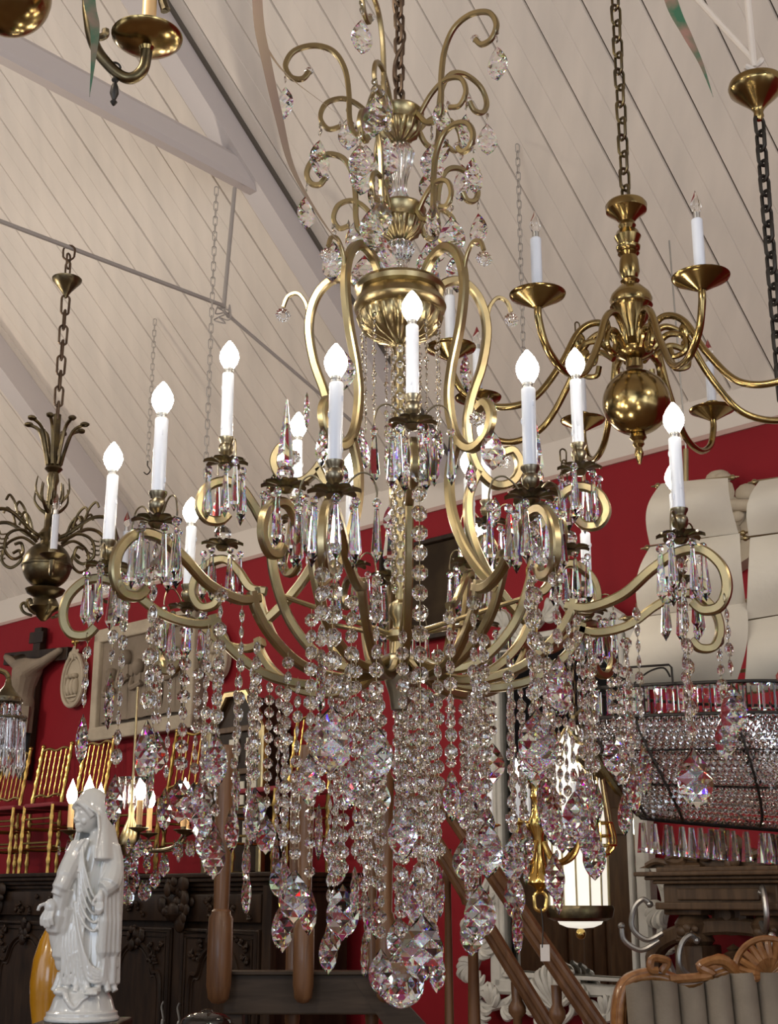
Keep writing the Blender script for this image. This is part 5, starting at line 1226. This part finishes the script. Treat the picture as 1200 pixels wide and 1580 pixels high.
def handrail(x0, y0, x1, y1, hw, dy):
    a, b = LT(x0, y0, dy), LT(x1, y1, dy); mb = MB(); mb.tube([a, b], 1, rect=(hw*kt*2, .055), up=(0, 0, 1)); u_ = Vector((.6, 0, .8))
    mb.tube([a + Vector((-.3, -.030, -.2)).normalized()*hw*kt*.5, b + Vector((-.3, -.030, -.2)).normalized()*hw*kt*.5], .012, 8)
    mb.tube([a + Vector((0, -.03, .012)), b + Vector((0, -.03, .012))], .014, 8); mb.build('handrail', M['red_wood'], T, True, 30)
handrail(560, 1118, 880, 1640, 12, -.02); handrail(620, 1140, 960, 1640, 13, -.35)
def baluster(px, top, hw, dy):
    z1 = LT(px, top, dy).z; r = hw*kt; x = LT(px, 1480, dy).x; mb = MB(); mb.lathe([(r, 0), (r, .3), (r*1.3, .34), (r*.8, .40), (r*1.1, z1*.6), (r*.75, z1-.12), (r*1.5, z1-.10), (r*1.5, z1-.08), (r*.9, z1-.06), (r, z1)], 12, (x, dy, 0)); mb.build('baluster', M['red_wood'], T)
baluster(692, 1310, 6.5, .05); baluster(730, 1340, 9, .02); baluster(796, 1515, 9, .0); baluster(857, 1520, 8, -.30)
m = MB(); m.lathe([(15*kt, LT(728, 1396).z), (17*kt, LT(728, 1388).z), (12*kt, LT(728, 1380).z), (16*kt, LT(728, 1372).z), (17*kt, LT(728, 1300).z), (12*kt, LT(728, 1280).z)], 16, (LT(728, 1390).x, .02, 0)); m.build('newel', M['red_wood'], T)

# ---- statue on a table, yellow jar, glass bowl ----
YM = 4.6; PZ = at(128, 1574, YM).z; O = at(128, 1574, YM)
def pedestal(x, y, wdt, label):
    tb = thing('pedestal', label, 'pedestal', (x, y, 0))
    MB().box((0, 0, PZ-.02), (wdt, wdt, .04), .008).build('top', M['dark_oak'], tb, False)
    m = MB(); m.box((0, 0, PZ/2), (wdt*.78, wdt*.78, PZ-.08), .01); m.box((0, 0, .04), (wdt*.95, wdt*.95, .08), .01); m.build('shaft', M['dark_oak'], tb, False)
pedestal(O.x, O.y, .27, 'dark square pedestal under the white statue, just at the bottom edge')
km = px_size(128, 1400, YM)
SX = lambda px: (px-128)*km
SZ = lambda py: at(128, py, YM).z - PZ
T = thing('madonna_statue', 'x', 'statue', O)
T['label'] = 'glossy white glazed statue of a veiled woman standing at lower left'
m = MB()
# robe: rings (pixel row, centre x, half width, half depth, fold depth)
RG = [(1528, 130, 41, 30, .10), (1520, 131, 42, 30, .10), (1500, 131, 40, 29, .09), (1470, 131, 39, 28, .08), (1440, 130, 37, 27, .07), (1410, 130, 35, 26, .06), (1380, 131, 34, 25, .05), (1355, 132, 33, 24, .035), (1340, 133, 31, 23, .03), (1320, 136, 32, 23, .03), (1305, 138, 31, 22, .02), (1297, 138, 25, 19, .02), (1290, 136, 14, 14, .0), (1283, 133, 10, 11, 0), (1272, 130, 10, 11, 0)]
n = 72; vs = []
for j, (py, cx, hw, hd, fo) in enumerate(RG):
    for i in range(n):
        a_ = 2*PI*i/n; k_ = 1 + fo*(math.sin(a_*11 + .6*math.sin(j*.5)) + .5*math.sin(a_*19+1)); vs.append((SX(cx) + hw*km*k_*math.cos(a_), hd*km*k_*math.sin(a_), SZ(py)))
L_ = len(RG); m.add(vs, [(j*n+i, j*n+(i+1) % n, (j+1)*n+(i+1) % n, (j+1)*n+i) for j in range(L_-1) for i in range(n)] + [tuple(range(n-1, -1, -1)), tuple((L_-1)*n+i for i in range(n))])
# head turned to the left and slightly down; face on the left-front side
hx, hz = SX(120), SZ(1256)
m.ball((hx, -.004, hz), (.049, .049, .062), 28, 18)
F = Vector((-.70, -.70, -.10)).normalized(); Rt = Vector((.70, -.70, 0)); Up = F.cross(Rt)*-1
Up = Vector((0, 0, 1))
hc = Vector((hx, -.004, hz))
def fp(f, r_, u): return hc + F*f + Rt*r_ + Up*u
m.ball(fp(.012, 0, -.018), (.034, .034, .042), 20, 14)               # jaw
m.ball(fp(.036, 0, -.049), (.012, .012, .010), 12, 8)                # chin
m.tube([fp(.045, 0, .012), fp(.052, 0, -.008), fp(.0545, 0, -.016)], [.004, .006, .007], 8)   # nose
m.ball(fp(.050, .006, -.020), (.005, .005, .004), 8, 6); m.ball(fp(.050, -.006, -.020), (.005, .005, .004), 8, 6)
for s_ in (-1, 1):
    m.ball(fp(.040, s_*.016, .004), (.008, .008, .0045), 12, 8)      # eyelids
    m.tube(spline([fp(.046, s_*.005, .016), fp(.045, s_*.016, .020), fp(.036, s_*.027, .014)], 4), .0042, 6)   # brows
    m.ball(fp(.030, s_*.020, -.020), (.013, .013, .016), 12, 8)      # cheeks
m.tube(spline([fp(.042, -.012, -.034), fp(.049, 0, -.032), fp(.042, .012, -.034)], 4), [.002, .003, .0036, .004, .0042, .004, .0036, .003, .002], 7)
m.tube(spline([fp(.042, -.010, -.039), fp(.048, 0, -.040), fp(.042, .010, -.039)], 4), .0034, 7)
# hair and veil
m.tube(spline([fp(.040, -.030, .022), fp(.046, 0, .040), fp(.036, .032, .022), fp(.016, .046, -.01)], 6), .010, 8)
def veil(u, v):
    py = 1215 + (1326-1215)*v; b0 = math.atan2(F.y, F.x)
    op = R(68)*min(1, max(0, (py-1231)/26)) - R(14)*min(1, max(0, (py-1278)/40)); a2 = b0 + op + (2*PI - 2*op)*u
    if py < 1254: rr = .060*math.sqrt(max(.0005, 1-((1254-py)/39.0)**2))
    else: rr = .060 + .026*((py-1254)/72)**1.2
    rp = 1 + .05*math.sin(a2*8+v*4)*max(0, v-.3); cx = hx + .006 + SX(128+12*v) - SX(128)
    return (cx + rr*rp*math.cos(a2), -.002 + rr*rp*.95*math.sin(a2), SZ(py))
m.shell(veil, lambda u, v: (lambda p: (hx+.006+(p[0]-hx-.006)*.80, p[1]*.80, p[2]-.008))(veil(u, v)), 48, 30)
for u_ in (0, 1): m.tube([veil(u_, .16+.84*i/20) for i in range(21)], .0055, 8)
# shoulders and mantle edges
def fold(pts, r_): m.tube(spline([(SX(x), y, SZ(py)) for x, py, y in pts], 6), r_, 7)
for d_ in range(5):
    fold([(118+d_*2, 1296, -.05), (120-d_, 1320+d_*6, -.066), (128-d_*2, 1352+d_*14, -.070), (142, 1384+d_*13, -.070), (158-d_, 1372+d_*10, -.055), (166, 1350+d_*6, -.035)], .0048)
for d_ in range(3): fold([(104+d_*4, 1330, -.055), (106+d_*3, 1312, -.064), (116+d_*2, 1296, -.056)], .004)
fold([(101, 1343, -.045), (112, 1345, -.066), (124, 1345, -.066)], .006)                         # sash
for d_ in range(7): fold([(104+d_*4, 1346, -.058), (101+d_*4.5, 1400, -.064), (98+d_*5, 1460, -.070), (100+d_*6, 1518, -.068)], .0050)
for d_ in range(5): fold([(112+d_*3, 1392+d_*16, -.068), (124+d_*3, 1446+d_*14, -.074), (140+d_*2, 1486+d_*7, -.074), (160, 1500+d_*3, -.055)], .0055)
# the far arm (photo's left): sleeve, forearm, open hand
m.tube(spline([(SX(112), -.02, SZ(1305)), (SX(101), -.05, SZ(1335)), (SX(94), -.075, SZ(1362)), (SX(86), -.085, SZ(1382))], 5), [.036]*4+[.034]*5+[.030]*4+[.022]*3, 12)
m.tube(spline([(SX(94), -.07, SZ(1372)), (SX(88), -.06, SZ(1410)), (SX(84), -.05, SZ(1440)), (SX(88), -.04, SZ(1462))], 5), [.030]*5+[.034]*5+[.022]*6, 10, ) 
m.tube(spline([(SX(98), -.05, SZ(1400)), (SX(95), -.045, SZ(1440)), (SX(93), -.04, SZ(1480)), (SX(97), -.035, SZ(1492))], 5), [.034]*5+[.030]*5+[.020]*6, 10)
hb_ = Vector((SX(83), -.092, SZ(1388)))
m.ball(hb_ + Vector((-.010, 0, -.022)), (.020, .013, .026), 14, 10)
for k_, (dx, L2) in enumerate(((-.022, .045), (-.012, .052), (-.002, .052), (.008, .044))):
    m.tube(spline([hb_ + Vector((dx*.8-.006, -.004, -.035)), hb_ + Vector((dx*1.1-.010, -.010, -.035-L2*.5)), hb_ + Vector((dx*1.2-.006, -.006, -.035-L2))], 4), [.0062]*5+[.0055]*3+[.004], 7)
m.tube(spline([hb_ + Vector((-.026, -.004, -.012)), hb_ + Vector((-.042, -.010, -.020)), hb_ + Vector((-.046, -.010, -.034))], 4), .0060, 7)
# the near arm (photo's right): sleeve bent, hand hanging out of the drapery
m.tube(spline([(SX(156), -.01, SZ(1308)), (SX(164), -.025, SZ(1340)), (SX(162), -.055, SZ(1366)), (SX(154), -.072, SZ(1374))], 5), [.034]*5+[.035]*6+[.028]*5, 12)
CP = [(1294, 137, 22, 18), (1306, 138, 31, 24), (1322, 139, 36, 28), (1345, 139, 38, 30), (1380, 139, 39, 31), (1430, 139, 39.5, 31), (1480, 139, 40, 31), (1516, 139, 41, 32)]
def cape(u, v, k=1.0):
    j = min(len(CP)-2, int(v*(len(CP)-1))); t = v*(len(CP)-1) - j; py, cx, hw, hd = [CP[j][i]*(1-t) + CP[j+1][i]*t for i in range(4)]
    a_ = R(-66 + 8*math.sin(v*9)) + R(262)*u; rp = k*(1 + .035*math.sin(a_*13 + v*2)*min(1, v*3))
    return (SX(cx) + hw*km*rp*math.cos(a_), hd*km*rp*math.sin(a_), SZ(py))
m.shell(cape, lambda u, v: cape(u, v, .84), 80, 28)
for u_ in (0, 1): m.tube([cape(u_, i/20, .95) for i in range(21)], .0065, 8)
m.tube([cape(i/30, 1, .93) for i in range(31)], .0065, 7)
for d_ in range(4): m.tube(spline([(SX(156+d_*5), -.07+.014*d_, SZ(1372)), (SX(158+d_*5), -.065+.012*d_, SZ(1420)), (SX(157+d_*5.5), -.055+.012*d_, SZ(1468)), (SX(163+d_*4), -.045+.01*d_, SZ(1510 - 6*d_))], 5), [.014]*5+[.017]*6+[.009]*5, 8)
hb_ = Vector((SX(152), -.085, SZ(1376))); m.ball(hb_ + Vector((0, 0, -.020)), (.013, .011, .028), 12, 9)
for k_, (dx, L2) in enumerate(((-.009, .032), (-.003, .038), (.003, .036), (.009, .028))): m.tube([hb_ + Vector((dx, -.004, -.035)), hb_ + Vector((dx*1.1, -.008, -.035-L2*.6)), hb_ + Vector((dx, -.004, -.035-L2))], [.0058, .0055, .004], 7)
m.tube([hb_ + Vector((-.010, -.004, -.012)), hb_ + Vector((-.019, -.010, -.030)), hb_ + Vector((-.018, -.010, -.044))], .005, 7)
# hem flare, feet, rock and plinth
for d_ in range(9): a_ = R(180+20*d_); m.tube(spline([(SX(130)+.085*math.cos(a_), .06*math.sin(a_), SZ(1500)), (SX(130)+.096*math.cos(a_), .068*math.sin(a_), SZ(1520)), (SX(130)+.105*math.cos(a_), .076*math.sin(a_), SZ(1529))], 4), .011, 8)
m.ball((SX(148), -.075, SZ(1527)), (.024, .034, .013), 14, 9); m.ball((SX(100), -.070, SZ(1528)), (.026, .026, .013), 14, 9)
for k_ in range(5): m.ball((SX(140)+k_*.0085, -.104, SZ(1530)), (.0046, .009, .006), 8, 6)
rk_ = [(0, 0), (.118, 0), (.118, .010), (.112, .014), (.112, .026), (.104, .030), (.100, .040), (.092, .066), (.078, .088), (.056, .104), (0, .108)]
m.at((SX(126), 0, 0)); m.lathe(rk_, 48, cap=False); m.at()
m.tube(spline([(SX(108), -.085, SZ(1530)), (SX(112), -.095, SZ(1540)), (SX(124), -.100, SZ(1552)), (SX(134), -.092, SZ(1540)), (SX(144), -.090, SZ(1534))], 5), [.010]*5+[.008]*6+[.006]*5+[.005]*5, 8)
M['porcelain'] = mat('white_glaze', (.60, .61, .60), .16, spec=.5, coat=.6)
st_ = m.build('figure', M['porcelain'], T)
rmsh = st_.modifiers.new('remesh', 'REMESH'); rmsh.mode = 'VOXEL'; rmsh.voxel_size = .0026; rmsh.use_smooth_shade = True
smo = st_.modifiers.new('smooth', 'SMOOTH'); smo.factor = .5; smo.iterations = 3
YV = 5.6; O = at(72, 1600, YV); kv = px_size(72, 1520, YV); zv = lambda py: at(72, py, YV).z
T = thing('yellow_jar', 'large ochre yellow glazed jar on the floor behind the white statue', 'jar', (O.x, O.y, 0))
m = MB(); m.lathe([(.11, 0), (.12, .02), (.11, .05), (.14, .25), (20*kv, zv(1600)), (29*kv, zv(1545)), (31*kv, zv(1515)), (28*kv, zv(1480)), (20*kv, zv(1450)), (13*kv, zv(1435)), (11*kv, zv(1425)), (14*kv, zv(1415)), (12*kv, zv(1413)), (9*kv, zv(1424)), (0, zv(1430))], 40, cap=False)
m.build('jar_body', mat('ochre_glaze', (.50, .24, .012), .2, coat=.5, bump=(12, .12), vary=(4, (.38, .17, .01), .4, .7)), T)
m = MB(); m.lathe([(31.2*kv, zv(1519)), (31.8*kv, zv(1516)), (31.2*kv, zv(1513))], 40, cap=False); m.build('ridge', M['dark_oak'], T) if False else None
o = MB(); kd = px_size(318, 1575, 4.45); o.lathe([(38*kd, 0), (40*kd, .004), (38*kd, .016), (28*kd, .030), (10*kd, .037), (8*kd, .044), (0, .045), (0, .042), (7*kd, .035), (26*kd, .026), (36*kd, .013), (37*kd, 0)], 40, cap=False)
p = at(318, 1580, 4.45); pedestal(p.x, p.y, .16, 'small dark pedestal under the upturned glass bowl at the bottom edge'); ob_ = o.build('glass_bowl', M['far_crystal'], None, loc=(p.x, p.y, PZ)); tag(ob_, 'upturned clear glass bowl cut by the bottom edge left of the landing beam', 'bowl')
